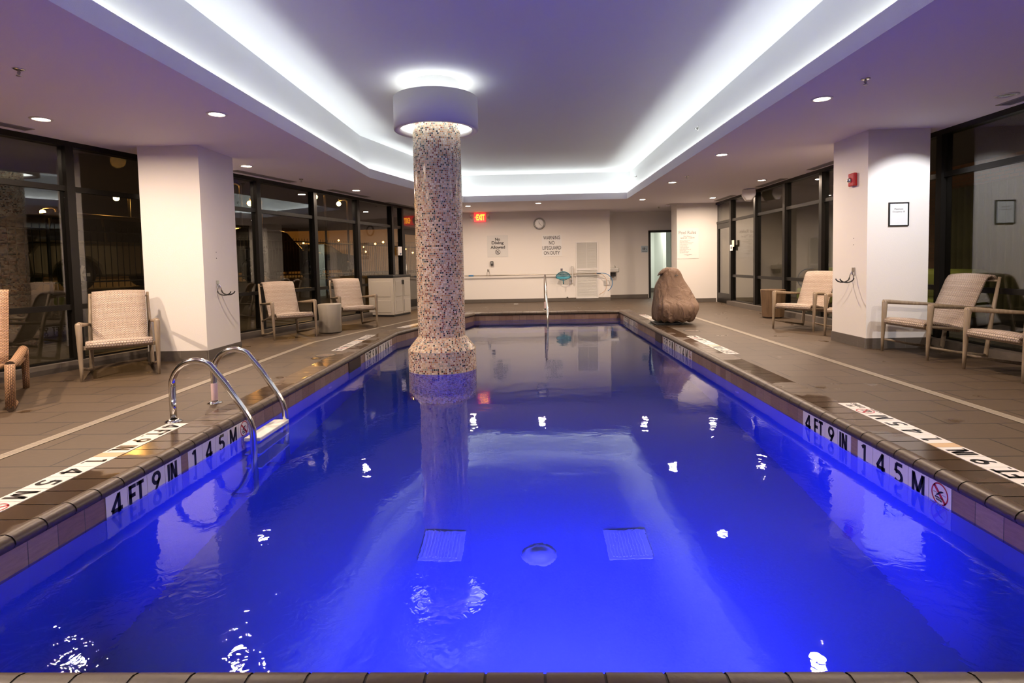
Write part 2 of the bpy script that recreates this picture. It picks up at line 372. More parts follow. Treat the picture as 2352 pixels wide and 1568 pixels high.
# floor slab with pool opening
DECKO = [(wallx(-3)-0.1, -3.0), (5.6, -3.0), (5.6, 16.95), (5.6, 21), (2.0, 21), (2.0, 16.0), (-2.6, 16.0), (wallx(14.95)-0.1, 14.95)]
COPW = 0.27
def offset_pool(d):
    n = len(POOL); out = []
    for i in range(n):
        p0, p1, p2 = Vector(POOL[i-1]), Vector(POOL[i]), Vector(POOL[(i+1) % n])
        d1 = (p1-p0).normalized(); d2 = (p2-p1).normalized(); n1 = Vector((d1.y, -d1.x)); n2 = Vector((d2.y, -d2.x))
        b = (n1+n2).normalized(); out.append(tuple(p1+b*(d/b.dot(n1))))
    return out
bm = polyhole(DECKO, [offset_pool(COPW)], 0.0)
struct(obj('floor', bm, MDECK))
# coping: 157 mm units with rounded nose and open joints, on a grouted core
prof = [(COPW, 0.0), (0.05, 0.0), (0.030, 0.006), (0.006, 0.008), (-0.016, 0.0), (-0.030, -0.016), (-0.034, -0.034), (-0.024, -0.050), (-0.004, -0.058), (0.012, -0.058)]
n = len(POOL)
def cop_sweep(bm, i, t0, t1, shrink, fr0=None):
    """profile between fractions t0..t1 of pool edge i; mitred at the corners by the offset polygons"""
    j = (i+1) % n; prev = None; uvl = bm.loops.layers.uv.active
    vs0, vs1 = [], []
    for d, z in prof:
        dd = d+(shrink if d < 0.1 else 0); zz = z-shrink*0.9
        ring = offset_pool(dd); a, b = Vector(ring[i]), Vector(ring[j]); d_ = (b-a).normalized()
        base_a, base_b = Vector(POOL[i]), Vector(POOL[j]); L_ = (base_b-base_a).length; u = (base_b-base_a).normalized()
        pa = base_a+u*(t0*L_)+Vector((u.y, -u.x))*dd if t0 > 0 else a
        pb = base_a+u*(t1*L_)+Vector((u.y, -u.x))*dd if t1 < 1 else b
        if t0 > 0 and (pa-a).dot(u) < 0: pa = a
        if t1 < 1 and (b-pb).dot(u) < 0: pb = b
        vs0.append(bm.verts.new((pa.x, pa.y, zz))); vs1.append(bm.verts.new((pb.x, pb.y, zz)))
    for k in range(len(prof)-1):
        try: f = bm.faces.new((vs0[k], vs1[k], vs1[k+1], vs0[k+1]))
        except ValueError: continue
        f.smooth = k > 0; f.material_index = 1 if k > 0 else 0
        for l in f.loops: l[uvl].uv = (l.vert.co.x, l.vert.co.y)
bmc, bmu = newbm(), newbm()
for i in range(n):
    L_ = math.hypot(POOL[(i+1) % n][0]-POOL[i][0], POOL[(i+1) % n][1]-POOL[i][1]); m_ = max(1, round(L_/0.157))
    cop_sweep(bmc, i, 0, 1, 0.003)
    for k in range(m_): cop_sweep(bmu, i, (k/m_+0.0038/L_) if k else 0, ((k+1)/m_-0.0038/L_) if k < m_-1 else 1, 0.0)
cop = struct(obj('pool_coping', bmu, [MCOP, MCOPN])); _g = simple('coping_grout', (0.022, 0.015, 0.010), 0.6); struct(obj('coping_grout', bmc, [_g, _g]))
for f_ in offset_pool(COPW): pass
# pool shell
bm = newbm()
ribbon(bm, POOL, -0.20, -0.05, 0, True)
struct(obj('pool_waterline', bm, MWLT))
ZN, ZF = -1.62, -1.31
bm = newbm(); zb = lambda y: ZN+(ZF-ZN)*(y-PYN)/(PYF-PYN)
for i in range(n):
    a, b = POOL[i], POOL[(i+1) % n]
    quad(bm, [(a[0], a[1], zb(a[1])), (b[0], b[1], zb(b[1])), (b[0], b[1], -0.20), (a[0], a[1], -0.20)])
vs = [bm.verts.new((x, y, zb(y))) for x, y in POOL]; bm.faces.new(vs)
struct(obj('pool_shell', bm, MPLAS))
# entry steps at the far end under the handrail
bm = newbm()
for k, (d, z) in enumerate(((0.35, -0.42), (0.70, -0.70), (1.05, -1.0))):
    box(bm, (-1.05, PYF-d, -1.45), (PXR-0.01, PYF-0.005, z+(k*0.0)) if k == 0 else (PXR-0.01, PYF-d+0.36, z))
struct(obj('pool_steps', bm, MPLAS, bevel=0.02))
# water surface
def water_mat():
    m, nt, N, L, p = mat('pool_water')
    N.remove(p); out = [x for x in N if x.type == 'OUTPUT_MATERIAL'][0]
    gr = N.new('ShaderNodeBsdfRefraction'); gr.inputs['IOR'].default_value = 1.33; gr.inputs['Roughness'].default_value = 0.0; gr.inputs[0].default_value = (0.85, 0.90, 1.0, 1)
    gg = N.new('ShaderNodeBsdfGlossy'); gg.inputs['Roughness'].default_value = 0.0; gg.inputs[0].default_value = (1, 1, 1, 1)
    gf = N.new('ShaderNodeFresnel'); gf.inputs[0].default_value = 1.33; g = N.new('ShaderNodeMixShader'); L.new(gf.outputs[0], g.inputs[0]); L.new(gr.outputs[0], g.inputs[1]); L.new(gg.outputs[0], g.inputs[2])
    tc = N.new('ShaderNodeTexCoord'); sep = N.new('ShaderNodeSeparateXYZ'); L.new(tc.outputs['Object'], sep.inputs[0])
    n1 = N.new('ShaderNodeTexNoise'); n1.inputs['Scale'].default_value = 1.6; n1.inputs['Detail'].default_value = 2; n1.inputs['Distortion'].default_value = 0.5
    n2 = N.new('ShaderNodeTexNoise'); n2.inputs['Scale'].default_value = 13; n2.inputs['Detail'].default_value = 2; n2.inputs['Distortion'].default_value = 1.2
    for q in (n1, n2): L.new(tc.outputs['Object'], q.inputs['Vector'])
    # choppier water near the return jets at the near wall
    mr = N.new('ShaderNodeMapRange'); mr.inputs['From Min'].default_value = 2.35; mr.inputs['From Max'].default_value = 1.7; mr.inputs['To Min'].default_value = 0.02; mr.inputs['To Max'].default_value = 1.0
    L.new(sep.outputs[1], mr.inputs['Value'])
    n3 = N.new('ShaderNodeTexNoise'); n3.inputs['Scale'].default_value = 0.9; n3.inputs['Detail'].default_value = 1; L.new(tc.outputs['Object'], n3.inputs['Vector'])
    r3 = ramp(N, [(0.40, (0.4, 0.4, 0.4)), (0.60, (1, 1, 1))]); L.new(n3.outputs['Fac'], r3.inputs[0])
    mx_ = N.new('ShaderNodeMapRange'); mx_.inputs['From Min'].default_value = 0.55; mx_.inputs['From Max'].default_value = 1.15; mx_.inputs['To Min'].default_value = 0.05; L.new(math_(N, L, 'ABSOLUTE', math_(N, L, 'SUBTRACT', sep.outputs[0], 0.35)), mx_.inputs['Value'])
    amp = math_(N, L, 'MULTIPLY', math_(N, L, 'MULTIPLY', mr.outputs[0], r3.outputs[0]), mx_.outputs[0])
    amp = math_(N, L, 'ADD', math_(N, L, 'MULTIPLY', amp, 0.0055), 0.00035)
    h2 = math_(N, L, 'MULTIPLY', n2.outputs['Fac'], amp)
    h1 = math_(N, L, 'MULTIPLY', n1.outputs['Fac'], 0.0030)
    b = N.new('ShaderNodeBump'); b.inputs['Strength'].default_value = 1.0; b.inputs['Distance'].default_value = 1.0
    L.new(math_(N, L, 'ADD', h1, h2), b.inputs['Height']); [L.new(b.outputs[0], q.inputs['Normal']) for q in (gr, gg, gf)]; L.new(g.outputs[0], out.inputs[0])
    va = N.new('ShaderNodeVolumeAbsorption'); va.inputs[0].default_value = (0.0, 0.25, 0.42, 1); va.inputs[1].default_value = 0.30; L.new(va.outputs[0], out.inputs[1]); return m
MWATER = water_mat()
bm = newbm(); prism(bm, offset_pool(0.015), -1.66, WZ)
wt = obj('pool_water', bm, MWATER)
tag(wt, 'clear pool water glowing blue under the underwater lamp', 'water', kind='stuff')

# ceiling
HOLE = [(-2.6, -0.5), (2.43, -0.5), (2.43, 13.4), (-1.466, 13.4), (-2.6, 9.35)]
COVE = [(-2.74, -0.7), (2.58, -0.7), (2.58, 13.78), (-1.505, 13.78), (-2.74, 9.37)]
LIP = [(-2.63, -0.53), (2.46, -0.53), (2.46, 13.43), (-1.489, 13.43), (-2.63, 9.355)]
CEILO = [(wallx(-3)-0.2, -3.1), (5.3, -3.1), (5.3, 21), (2.2, 21), (2.2, 16.4), (-2.9, 16.4), (wallx(14.95)-0.2, 14.95)]
bm = polyhole(CEILO, [HOLE], ZC)
ribbon(bm, HOLE, ZC, 2.75, 0, True); ribbon(bm, LIP, 2.66, 2.75, 0, True)
for i in range(5):
    j = (i+1) % 5; quad(bm, [(*HOLE[i], 2.75), (*HOLE[j], 2.75), (*LIP[j], 2.75), (*LIP[i], 2.75)])
    quad(bm, [(*LIP[i], 2.66), (*LIP[j], 2.66), (*COVE[j], 2.66), (*COVE[i], 2.66)])
struct(obj('ceiling', bm, MC))
bm = newbm(); ribbon(bm, COVE, 2.66, ZT, 0, True); vs = [bm.verts.new((x, y, ZT)) for x, y in COVE]; bm.faces.new(vs)
struct(obj('ceiling_tray', bm, MCOVE))

# walls --------------------------------------------------------------
def wallbox(name, a, b, m=MW, base=True, bname=None):
    bm = newbm(); box(bm, a, b); o = struct(obj(name, bm, m)); return o
def base(name, pts, h=0.10, t=0.012, side=1):
    """skirting along a path in plan; side = which way it stands proud"""
    bm = newbm(); acc = 0; uvl = bm.loops.layers.uv.active
    for i in range(len(pts)-1):
        a, b = Vector(pts[i]), Vector(pts[i+1]); d = (b-a); L_ = d.length; d.normalize(); nn = Vector((d.y, -d.x))*side*t
        q = [(a.x, a.y), (b.x, b.y), (b.x+nn.x, b.y+nn.y), (a.x+nn.x, a.y+nn.y)]
        quad(bm, [(*q[3], 0), (*q[2], 0), (*q[2], h), (*q[3], h)], [(acc, 0), (acc+L_, 0), (acc+L_, h), (acc, h)])
        quad(bm, [(*q[0], h), (*q[1], h), (*q[2], h), (*q[3], h)], [(acc, 0), (acc+L_, 0), (acc+L_, t), (acc, t)])
        quad(bm, [(*q[0], 0), (*q[3], 0), (*q[3], h), (*q[0], h)]); quad(bm, [(*q[1], 0), (*q[2], 0), (*q[2], h), (*q[1], h)])
        acc += L_
    return struct(obj(name, bm, MBASE))
wallbox('wall_back', (-1.87, 16.05, 0), (2.41, 16.95, ZC))
base('baseboard_back', [(-1.87, 16.05), (2.41, 16.05)], 0.10)
bm = newbm(); prism(bm, [(wallx(14.95), 14.95), (wallx(14.95)+0.02, 14.86), (-1.86, 16.05), (-1.86, 16.3), (-2.9, 16.3)], 0, ZC)
struct(obj('wall_left', bm, MW))
base('baseboard_left', [(wallx(14.95)+0.03, 14.88), (-1.85, 16.05)], 0.10)
# nook behind the back wall: fountain wall and restroom door wall
bm = newbm(); box(bm, (2.41, 16.95, 0), (3.72, 17.1, ZC)); box(bm, (3.72, 16.95, 2.0), (4.68, 17.1, ZC)); box(bm, (4.68, 16.95, 0), (5.3, 17.1, ZC))
struct(obj('wall_nook', bm, MW)); base('baseboard_nook', [(2.41, 16.95), (3.68, 16.95)], 0.11)
bm = newbm(); box(bm, (2.9, 20.2, 0), (5.4, 20.35, ZC)); box(bm, (2.8, 17.1, 0), (2.9, 20.3, ZC)); box(bm, (5.2, 17.1, 0), (5.3, 20.3, ZC)); box(bm, (4.62, 18.9, 0), (4.72, 20.2, ZC))
struct(obj('wall_corridor', bm, simple('corridor_paint', (0.78, 0.81, 0.76), 0.6))); base('baseboard_corridor', [(2.9, 20.2), (5.2, 20.2)], 0.14)
bm = newbm(); box(bm, (3.70, 16.90, 0), (3.76, 17.12, 2.0)); box(bm, (4.64, 16.90, 0), (4.70, 17.12, 2.0)); box(bm, (3.70, 16.90, 1.97), (4.70, 17.12, 2.03))
struct(obj('door_1', bm, MBLACK))
# pool-rules pier and its link to the glazed wall
wallbox('wall_right', (3.98, 14.8, 0), (5.04, 15.35, ZC)); base('baseboard_right', [(3.98, 15.35), (3.98, 14.8), (5.0, 14.8)], 0.10, side=1)
# square columns
bm = newbm(); box(bm, (-4.645, 6.64, 0), (-3.905, 7.43, ZC)); struct(obj('wall_column', bm, MW))
base('baseboard_column', [(-4.645, 7.43), (-4.645, 6.64), (-3.905, 6.64), (-3.905, 7.43)], 0.125, 0.014, side=1)
bm = newbm(); box(bm, (4.07, 6.76, 0), (4.79, 7.5, ZC)); struct(obj('wall_column', bm, MW))
base('baseboard_column', [(4.07, 7.5), (4.07, 6.76), (4.79, 6.76), (4.79, 7.5)], 0.125, 0.014, side=1)
# wall behind the photographer
bm = newbm(); box(bm, (wallx(-3)-0.2, -3.15, 0), (2.8, -3.0, ZC)); box(bm, (2.8, -3.15, 2.3), (4.4, -3.0, ZC)); box(bm, (4.4, -3.15, 0), (5.3, -3.0, ZC)); struct(obj('wall_front', bm, MW))

# --- glazed walls
def bay(name, P, d, w0, w1, door=False, glass=MGLASSL, lab=None):
    """one glazed bay between distances w0..w1 along d from P; local frame x=d, y=outward"""
    M4 = frame_mat((P[0], P[1], 0), d, (0, 0, 1))        # local x along wall, y up, z = normal (d x up)
    m = 0.045; bm = newbm(); dd = 0.07
    def B(x0, z0, x1, z1, t=dd): box(bm, (x0, z0, -t/2), (x1, z1, t/2), 0, M4)
    zb_ = 0.0 if door else 0.055
    B(w0-m, zb_, w0+m, 2.54, 0.13)                       # mullion
    B(w0, 2.54, w1, 2.63, 0.12)
    B(w0+m, 2.035, w1-m, 2.095)
    if not door:
        B(w0+m, 0.055, w1-m, 0.12); B(w0+m, 0.68, w1-m, 0.74)
    o = struct(obj(name, bm, MFRAME))
    bm = newbm()
    rects = [(w0+m, 2.095, w1-m, 2.54)]
    if not door: rects += [(w0+m, 0.74, w1-m, 2.035), (w0+m, 0.12, w1-m, 0.68)]
    for (x0, z0, x1, z1) in rects: box(bm, (x0, z0, -0.004), (x1, z1, 0.004), 0, M4)
    g = obj('glass', bm, glass, o)
    if door:
        bm = newbm()
        def D(x0, z0, x1, z1, t=0.05): box(bm, (x0, z0, -t/2), (x1, z1, t/2), 0, M4)
        s = 0.11; a, b = w0+m+0.005, w1-m-0.005
        D(a, 0.01, a+s, 2.03); D(b-s, 0.01, b, 2.03); D(a+s, 1.91, b-s, 2.03); D(a+s, 0.01, b-s, 0.25)
        dr = obj(name.replace('window', 'door') if 'window' in name else name+'_leaf', bm, MFRAME, o)
        bm = newbm(); box(bm, (a+s, 0.25, -0.004), (b-s, 1.91, 0.004), 0, M4); obj('glass', bm, glass, dr)
        return o, dr, M4, a, b
    return o
P0 = lw(0.0); ys = [-1.05, 0.41, 1.87, 3.33, 4.85, 6.30, 7.72, 9.13, 10.54, 11.94, 13.34, 13.82, 14.92]
cs = math.cos(0.2776); k = 0
Dl = (WDIR.x, WDIR.y, 0)
for i in range(len(ys)-1):
    k += 1; isd = (i == len(ys)-2)
    r_ = bay('window_%d' % k if not isd else 'door_2', P0, Dl, ys[i]/cs, ys[i+1]/cs, door=isd)
    if isd:
        o_, dr_, M4_, a_, b_ = r_; dr_.name = 'door_leaf'
        bm = newbm(); tube(bm, [(a_+0.05, 0.85, 0.03), (a_+0.05, 0.85, 0.07), (a_+0.05, 1.15, 0.07), (a_+0.05, 1.15, 0.03)], 0.012); put(bm, M4_); obj('door_handle', bm, MSTEEL, dr_)
bm = newbm(); M4 = frame_mat((P0[0], P0[1], 0), Dl, (0, 0, 1)); box(bm, (-2.5, 0, -0.08), (14.9/cs, 0.055, 0.13), 0, M4); box(bm, (-2.5, 0, 0.05), (13.82/cs, 0.10, 0.13), 0, M4)
for f in bm.faces:
    for l in f.loops: l[bm.loops.layers.uv.active].uv = (l.vert.co.y, l.vert.co.z)
struct(obj('trim_1', bm, MBASE))
k = 20; yr = [14.85, 13.75, 12.31, 10.93, 9.59, 8.24, 6.89, 5.50, 4.10, 2.70, 1.3, -0.1, -1.5, -2.95]
PR = (5.05, 0.0); Dr = (0, -1, 0)
for i in range(len(yr)-1):
    k += 1; isd = (i == 0)
    r_ = bay('window_%d' % k if not isd else 'door_3', PR, Dr, -yr[i], -yr[i+1], door=isd)
    if isd:
        o_, dr_, M4_, a_, b_ = r_; dr_.name = 'door_leaf'
        bm = newbm(); sgn = 1
        tube(bm, [(b_-0.06, 0.88, -0.03), (b_-0.06, 0.88, -0.075), (b_-0.06, 0.92, -0.085), (b_-0.06, 1.13, -0.085), (b_-0.06, 1.17, -0.075), (b_-0.06, 1.17, -0.03)], 0.012); put(bm, M4_); obj('door_handle', bm, MBLACK, dr_)
bm = newbm(); box(bm, (4.90, -2.95, 0), (5.14, 13.75, 0.10))
for f in bm.faces:
    for l in f.loops: l[bm.loops.layers.uv.active].uv = (l.vert.co.y, l.vert.co.z)
struct(obj('trim_2', bm, MBASE))
# deck slot drains (part of the floor)
def strip(name, pts, wd, z=0.003, m=MDRAIN):
    bm = newbm(); acc = 0; P = [Vector(p) for p in pts]
    def off(i, s):
        if i == 0: d = (P[1]-P[0]).normalized()
        elif i == len(P)-1: d = (P[-1]-P[-2]).normalized()
        else: d = ((P[i+1]-P[i]).normalized()+(P[i]-P[i-1]).normalized()).normalized()
        return P[i]+Vector((d.y, -d.x))*s
    for i in range(len(P)-1):
        L_ = (P[i+1]-P[i]).length; a, b, c, d = off(i, -wd/2), off(i+1, -wd/2), off(i+1, wd/2), off(i, wd/2)
        quad(bm, [(*a, z), (*b, z), (*c, z), (*d, z)], [(acc, 0), (acc+L_, 0), (acc+L_, wd), (acc, wd)]); acc += L_
    return obj(name, bm, m)
tag(strip('deck_drain', [(-3.19, -2.5), (-3.19, 8.1), (-2.33, 11.3), (-1.9, 12.9)], 0.08), 'long pale slot drain grating along the left deck beside the ladder', 'drain')
tag(strip('deck_drain', [(3.24, -2.5), (3.24, 12.9)], 0.08), 'long pale slot drain grating along the right deck beside the armchairs', 'drain')
# ================================================================== THINGS
DLC = (1.0, 0.765, 0.58); DLW = 47.0
MLENS = simple('lamp_lens', (1, 0.95, 0.85), 0.4, emis=(1.0, 0.80, 0.58), es=40.0)
MTRIM = simple('lamp_trim', (0.72, 0.70, 0.68), 0.35)
MREFL = simple('lamp_reflector', (0.8, 0.8, 0.8), 0.15, 0.9)
def downlight(x, y, label, lit=True, power=1.0, grp='round recessed downlights in the soffit', col=DLC):
    t = thing('downlight', label, 'ceiling light', (x, y, ZC), 0, grp)
    bm = newbm(); lathe(bm, [(0.068, -0.002), (0.072, -0.008), (0.092, -0.006), (0.096, 0.0), (0.068, 0.0)], n=32, closed=True); obj('trim_ring', bm, MTRIM, t)
    if lit:
        bm = newbm(); lathe(bm, [(0.0, -0.0015), (0.068, -0.0015)], n=32); obj('lens', bm, MLENS, t)
        l = bpy.data.lights.new('downlight_lamp', 'AREA'); l.shape = 'DISK'; l.size = 0.13; l.energy = DLW*power; l.color = col; l.spread = math.radians(172)
        o = bpy.data.objects.new('downlight_lamp', l); C.objects.link(o); o.parent = t; o.location = (0, 0, -0.010)
    else:
        bm = newbm(); lathe(bm, [(0.0, -0.001), (0.04, -0.0015), (0.068, -0.003)], n=32); obj('reflector', bm, MREFL, t)
        # added cool spot to brighten the column front; the can itself is unlit
        l = bpy.data.lights.new('added_column_spot', 'SPOT'); l.energy = 105.0; l.color = (0.95, 0.96, 1.0); l.spot_size = math.radians(62); l.spot_blend = 0.45; l.shadow_soft_size = 0.015
        o = bpy.data.objects.new('added_column_spot', l); C.objects.link(o); o.parent = t; o.location = (0, 0, -0.012); o.rotation_euler = (math.radians(48), 0, math.radians(2))
for x, y, lab, p in (
    (-4.68, 5.36, 'lit downlight in the soffit nearest the left glazed wall', 1.0), (-2.95, 5.36, 'lit downlight in the left soffit between cove edge and white column', 1.0),
    (-4.03, 8.05, 'lit downlight just beyond the left white column', 1.0), (-3.29, 10.86, 'lit downlight in the left soffit above the storage cabinet', 1.0),
    (0.33, 13.92, 'lit downlight centred above the wall clock', 1.0), (2.82, 5.41, 'largest lit downlight, right soffit beside the sprinkler', 1.0),
    (2.82, 8.10, 'second lit downlight along the right cove edge', 1.0), (2.82, 10.79, 'third lit downlight along the right cove edge', 1.0),
    (2.84, 13.62, 'last lit downlight along the right cove edge, near the far wall', 1.0),
    (4.51, 8.12, 'lit downlight beside the top of the right white column', 1.0), (4.51, 10.79, 'lit downlight above the right window row, middle one', 1.0),
    (4.52, 13.61, 'lit downlight near the glass door and pool rules sign', 1.0),
    (-1.45, 14.2, 'lit downlight hidden behind the mosaic column near the exit sign', 0.8)):
    downlight(x, y, lab, True, p)
downlight(4.57, 5.46, 'unlit downlight with a silver reflector at the right edge', False)
for x, y, lab in ((-2.95, 2.67, 'overhead downlight mirrored in the water left of bottom centre'), (2.82, 2.7, 'overhead downlight mirrored in the water at bottom right'),
                  (-4.68, 2.67, 'overhead downlight mirrored in the water at the bottom left corner'), (4.52, 2.7, 'overhead downlight above the near right deck, above the cut-off armchair')):
    downlight(x, y, lab, True, 3.2 if x < -4 else (0.6 if x < 0 else 0.9), 'downlights overhead outside the picture', DLC if x < 4 else (1.0, 0.88, 0.75))

def sprinkler(x, y, z, label, wallm=False, mw=None):
    t = thing('sprinkler_head', label, 'sprinkler', (x, y, z), 0, 'chrome fire sprinkler heads')
    if wallm: t.rotation_euler = (0, math.radians(-90) if x < 0 else math.radians(90), 0)
    bm = newbm(); lathe(bm, [(0.0, -0.001), (0.012, -0.012), (0.03, -0.006), (0.04, 0.0), (0, 0)], n=20); obj('escutcheon', bm, MCHROME, t)
    bm = newbm(); tube(bm, [(0, 0, -0.01), (0, 0, -0.045)], 0.006, 8); tube(bm, [(0.006, 0, -0.012), (0.013, 0, -0.028), (0.0, 0, -0.046)], 0.0025, 6); tube(bm, [(-0.006, 0, -0.012), (-0.013, 0, -0.028), (0.0, 0, -0.046)], 0.0025, 6)
    lathe(bm, [(0, -0.046), (0.018, -0.047), (0.018, -0.050), (0, -0.050)], n=14); obj('deflector', bm, MSTEEL, t)
for x, y, lab in ((-3.69, 4.06, 'chrome sprinkler head in the left soffit near the top left corner'), (-3.75, 9.33, 'sprinkler head above the left window row between two vents'),
                  (2.89, 4.85, 'chrome sprinkler head near the largest right downlight'), (2.88, 10.04, 'sprinkler head between two right cove downlights'),
                  (-2.67, 13.43, 'small sprinkler head left of the mosaic column top'), (3.70, 15.6, 'sprinkler head before the restroom doorway')):
    sprinkler(x, y, ZC, lab)
sprinkler(2.575, 8.40, 3.05, 'sidewall sprinkler in the cove face, nearer one', True)
sprinkler(2.575, 13.0, 3.05, 'sidewall sprinkler in the cove face at the far corner', True)

MVENT = simple('vent_grey', (0.30, 0.27, 0.26), 0.5)
def vent(x, y, ln, rz, label):
    t = thing('ceiling_vent', label, 'air vent', (x, y, ZC), rz, 'linear slot vents along the soffit')
    bm = newbm(); box(bm, (-0.075, -ln/2, -0.006), (-0.06, ln/2, 0)); box(bm, (0.06, -ln/2, -0.006), (0.075, ln/2, 0)); box(bm, (-0.075, -ln/2-0.015, -0.006), (0.075, -ln/2, 0)); box(bm, (-0.075, ln/2, -0.006), (0.075, ln/2+0.015, 0)); obj('frame', bm, MVENT, t)
    bm = newbm(); box(bm, (-0.06, -ln/2, -0.001), (0.06, ln/2, 0)); obj('backing', bm, MDARK, t)
    bm = newbm()
    for k in range(4): box(bm, (-0.045+k*0.028, -ln/2, -0.005), (-0.039+k*0.028, ln/2, -0.001))
    obj('slat', bm, MVENT, t)
vent(-5.32, 5.1, 1.3, -0.2776, 'slot vent beside the near left windows'); vent(-4.20, 9.0, 1.3, -0.2776, 'slot vent just past the left column'); vent(-3.56, 11.3, 1.3, -0.2776, 'slot vent left of the last left downlight'); vent(-3.04, 13.6, 1.3, -0.2776, 'slot vent near the far end of the left windows')
vent(4.86, 13.75, 1.1, 0, 'slot vent over the glass door'); vent(4.86, 11.2, 1.1, 0, 'slot vent behind the white box light'); vent(4.86, 9.2, 0.9, 0, 'slot vent behind the right column top'); vent(4.83, 5.3, 1.0, 0, 'slot vent beside the unlit downlight')

# --- mosaic column in the pool with its lit drum collar
cx, cyy = -1.055, 6.8
col = thing('mosaic_column', 'round glass mosaic tiled column standing in the pool', 'column', (cx, cyy, -1.5))
bm = newbm(); lathe(bm, [(0.288, 1.74), (0.288, 4.40)], n=64, uvr=0.288); obj('shaft', bm, MMOS, col)
bm = newbm(); lathe(bm, [(0.288, 4.40), (0.286, 4.41), (0.286, ZT+1.5)], n=64); obj('glare_white_neck', bm, MCOVE, col, smooth=True)  # upper shaft coloured plain white to stand in for the drum light's glare
bm = newbm(); lathe(bm, [(0.415, 0.05), (0.415, 1.585)], n=64, uvr=0.415); lathe(bm, [(0.415, 1.585), (0.288, 1.742)], n=64, uvr=0.36); obj('base', bm, MMOS, col)
dr = thing('drum_light', 'white round drum collar glowing around the mosaic column top', 'light fitting', (cx, cyy, 2.73))
bm = newbm(); lathe(bm, [(0.435, 0.0), (0.505, 0.0), (0.505, 0.375), (0.495, 0.375), (0.435, 0.375)], n=72, closed=True); obj('drum', bm, MWHITEP, dr)
MDL = simple('drum_led', (1, 1, 1), 0.5, emis=(0.94, 1.0, 0.98), es=6.5)
bm = newbm(); lathe(bm, [(0.40, 0.30), (0.434, 0.30), (0.434, 0.34), (0.40, 0.34)], n=48, closed=True); obj('led_ring', bm, MDL, dr)
bm = newbm(); lathe(bm, [(0.392, 0.04), (0.434, 0.04), (0.434, 0.07), (0.392, 0.07)], n=48, closed=True); obj('led_ring', bm, simple('drum_led_low', (1, 1, 1), 0.5, emis=(0.94, 1.0, 0.98), es=5.0), dr)
for a in (0.5, 2.6, 4.7):
    bm = newbm(); tube(bm, [(0.28*math.cos(a), 0.28*math.sin(a), 0.2), (0.44*math.cos(a), 0.44*math.sin(a), 0.2)], 0.012, 8); obj('bracket', bm, MSTEEL, dr)

# --- pool ladder
lad = thing('pool_ladder', 'stainless steel pool ladder with hooped handrails on the left edge', 'ladder', (-2.6, 4.22, 0))
def ladrail(y):
    p = [(0, y, 0.0), (0, y, 0.26)]
    p += arc((0.185, 0.26), 0.185, PI, math.radians(55), 12, 'xz', y)
    p += [(0.40, y, 0.27), (0.52, y, 0.085)] + [(0.565, y, -0.0), (0.583, y, -0.07), (0.585, y, -0.13), (0.585, y, -1.10)]
    p += [(0.57, y, -1.17), (0.52, y, -1.21), (0.42, y, -1.22)]
    return p
for y in (-0.27, 0.27):
    bm = newbm(); tube(bm, ladrail(y), 0.0235, 16); obj('handrail', bm, MCHROME, lad, smooth=True)
    bm = newbm(); lathe(bm, [(0.0235, 0.022), (0.035, 0.02), (0.055, 0.008), (0.06, 0.0), (0.0235, 0.0)], (0, y), 28, closed=True); obj('flange', bm, MCHROME, lad)
for k, z in enumerate((-0.135, -0.43, -0.73)):
    bm = newbm(); box(bm, (0.50, -0.247, z-0.028), (0.625, 0.247, z)); o = obj('tread', bm, simple('tread_%d' % k, (0.72, 0.70, 0.62), 0.45) if k == 0 else o.data.materials[0], lad, bevel=0.006)
bm = newbm(); lathe(bm, [(0.0242, 0.025), (0.0255, 0.03), (0.0255, 0.15), (0.0242, 0.17)], (0, 0.27), 20); o = obj('warning_tape', bm, MTAPE, lad); o['label'] = 'pale pink printed tape wrapped on the far post'
# --- entry handrail at the far steps
hr = thing('entry_handrail', 'single stainless steel stair handrail at the far end of the pool', 'handrail', (0.43, 13.1, 0))
bm = newbm(); tube(bm, [(0, 0, 0), (0, 0, 0.74), (0, -0.03, 0.80), (0, -0.10, 0.83), (0, -0.18, 0.82), (0, -1.30, 0.12), (0, -1.38, 0.05), (0, -1.41, -0.04), (0, -1.41, -1.1)], 0.024, 14); obj('rail', bm, MCHROME, hr)
bm = newbm(); lathe(bm, [(0.024, 0.02), (0.05, 0.01), (0.06, 0), (0.024, 0)], n=24, closed=True); obj('flange', bm, MCHROME, hr)
bm = newbm(); lathe(bm, [(0.0255, 0.05), (0.0255, 0.20)], n=16); obj('warning_tape', bm, MTAPE, hr)

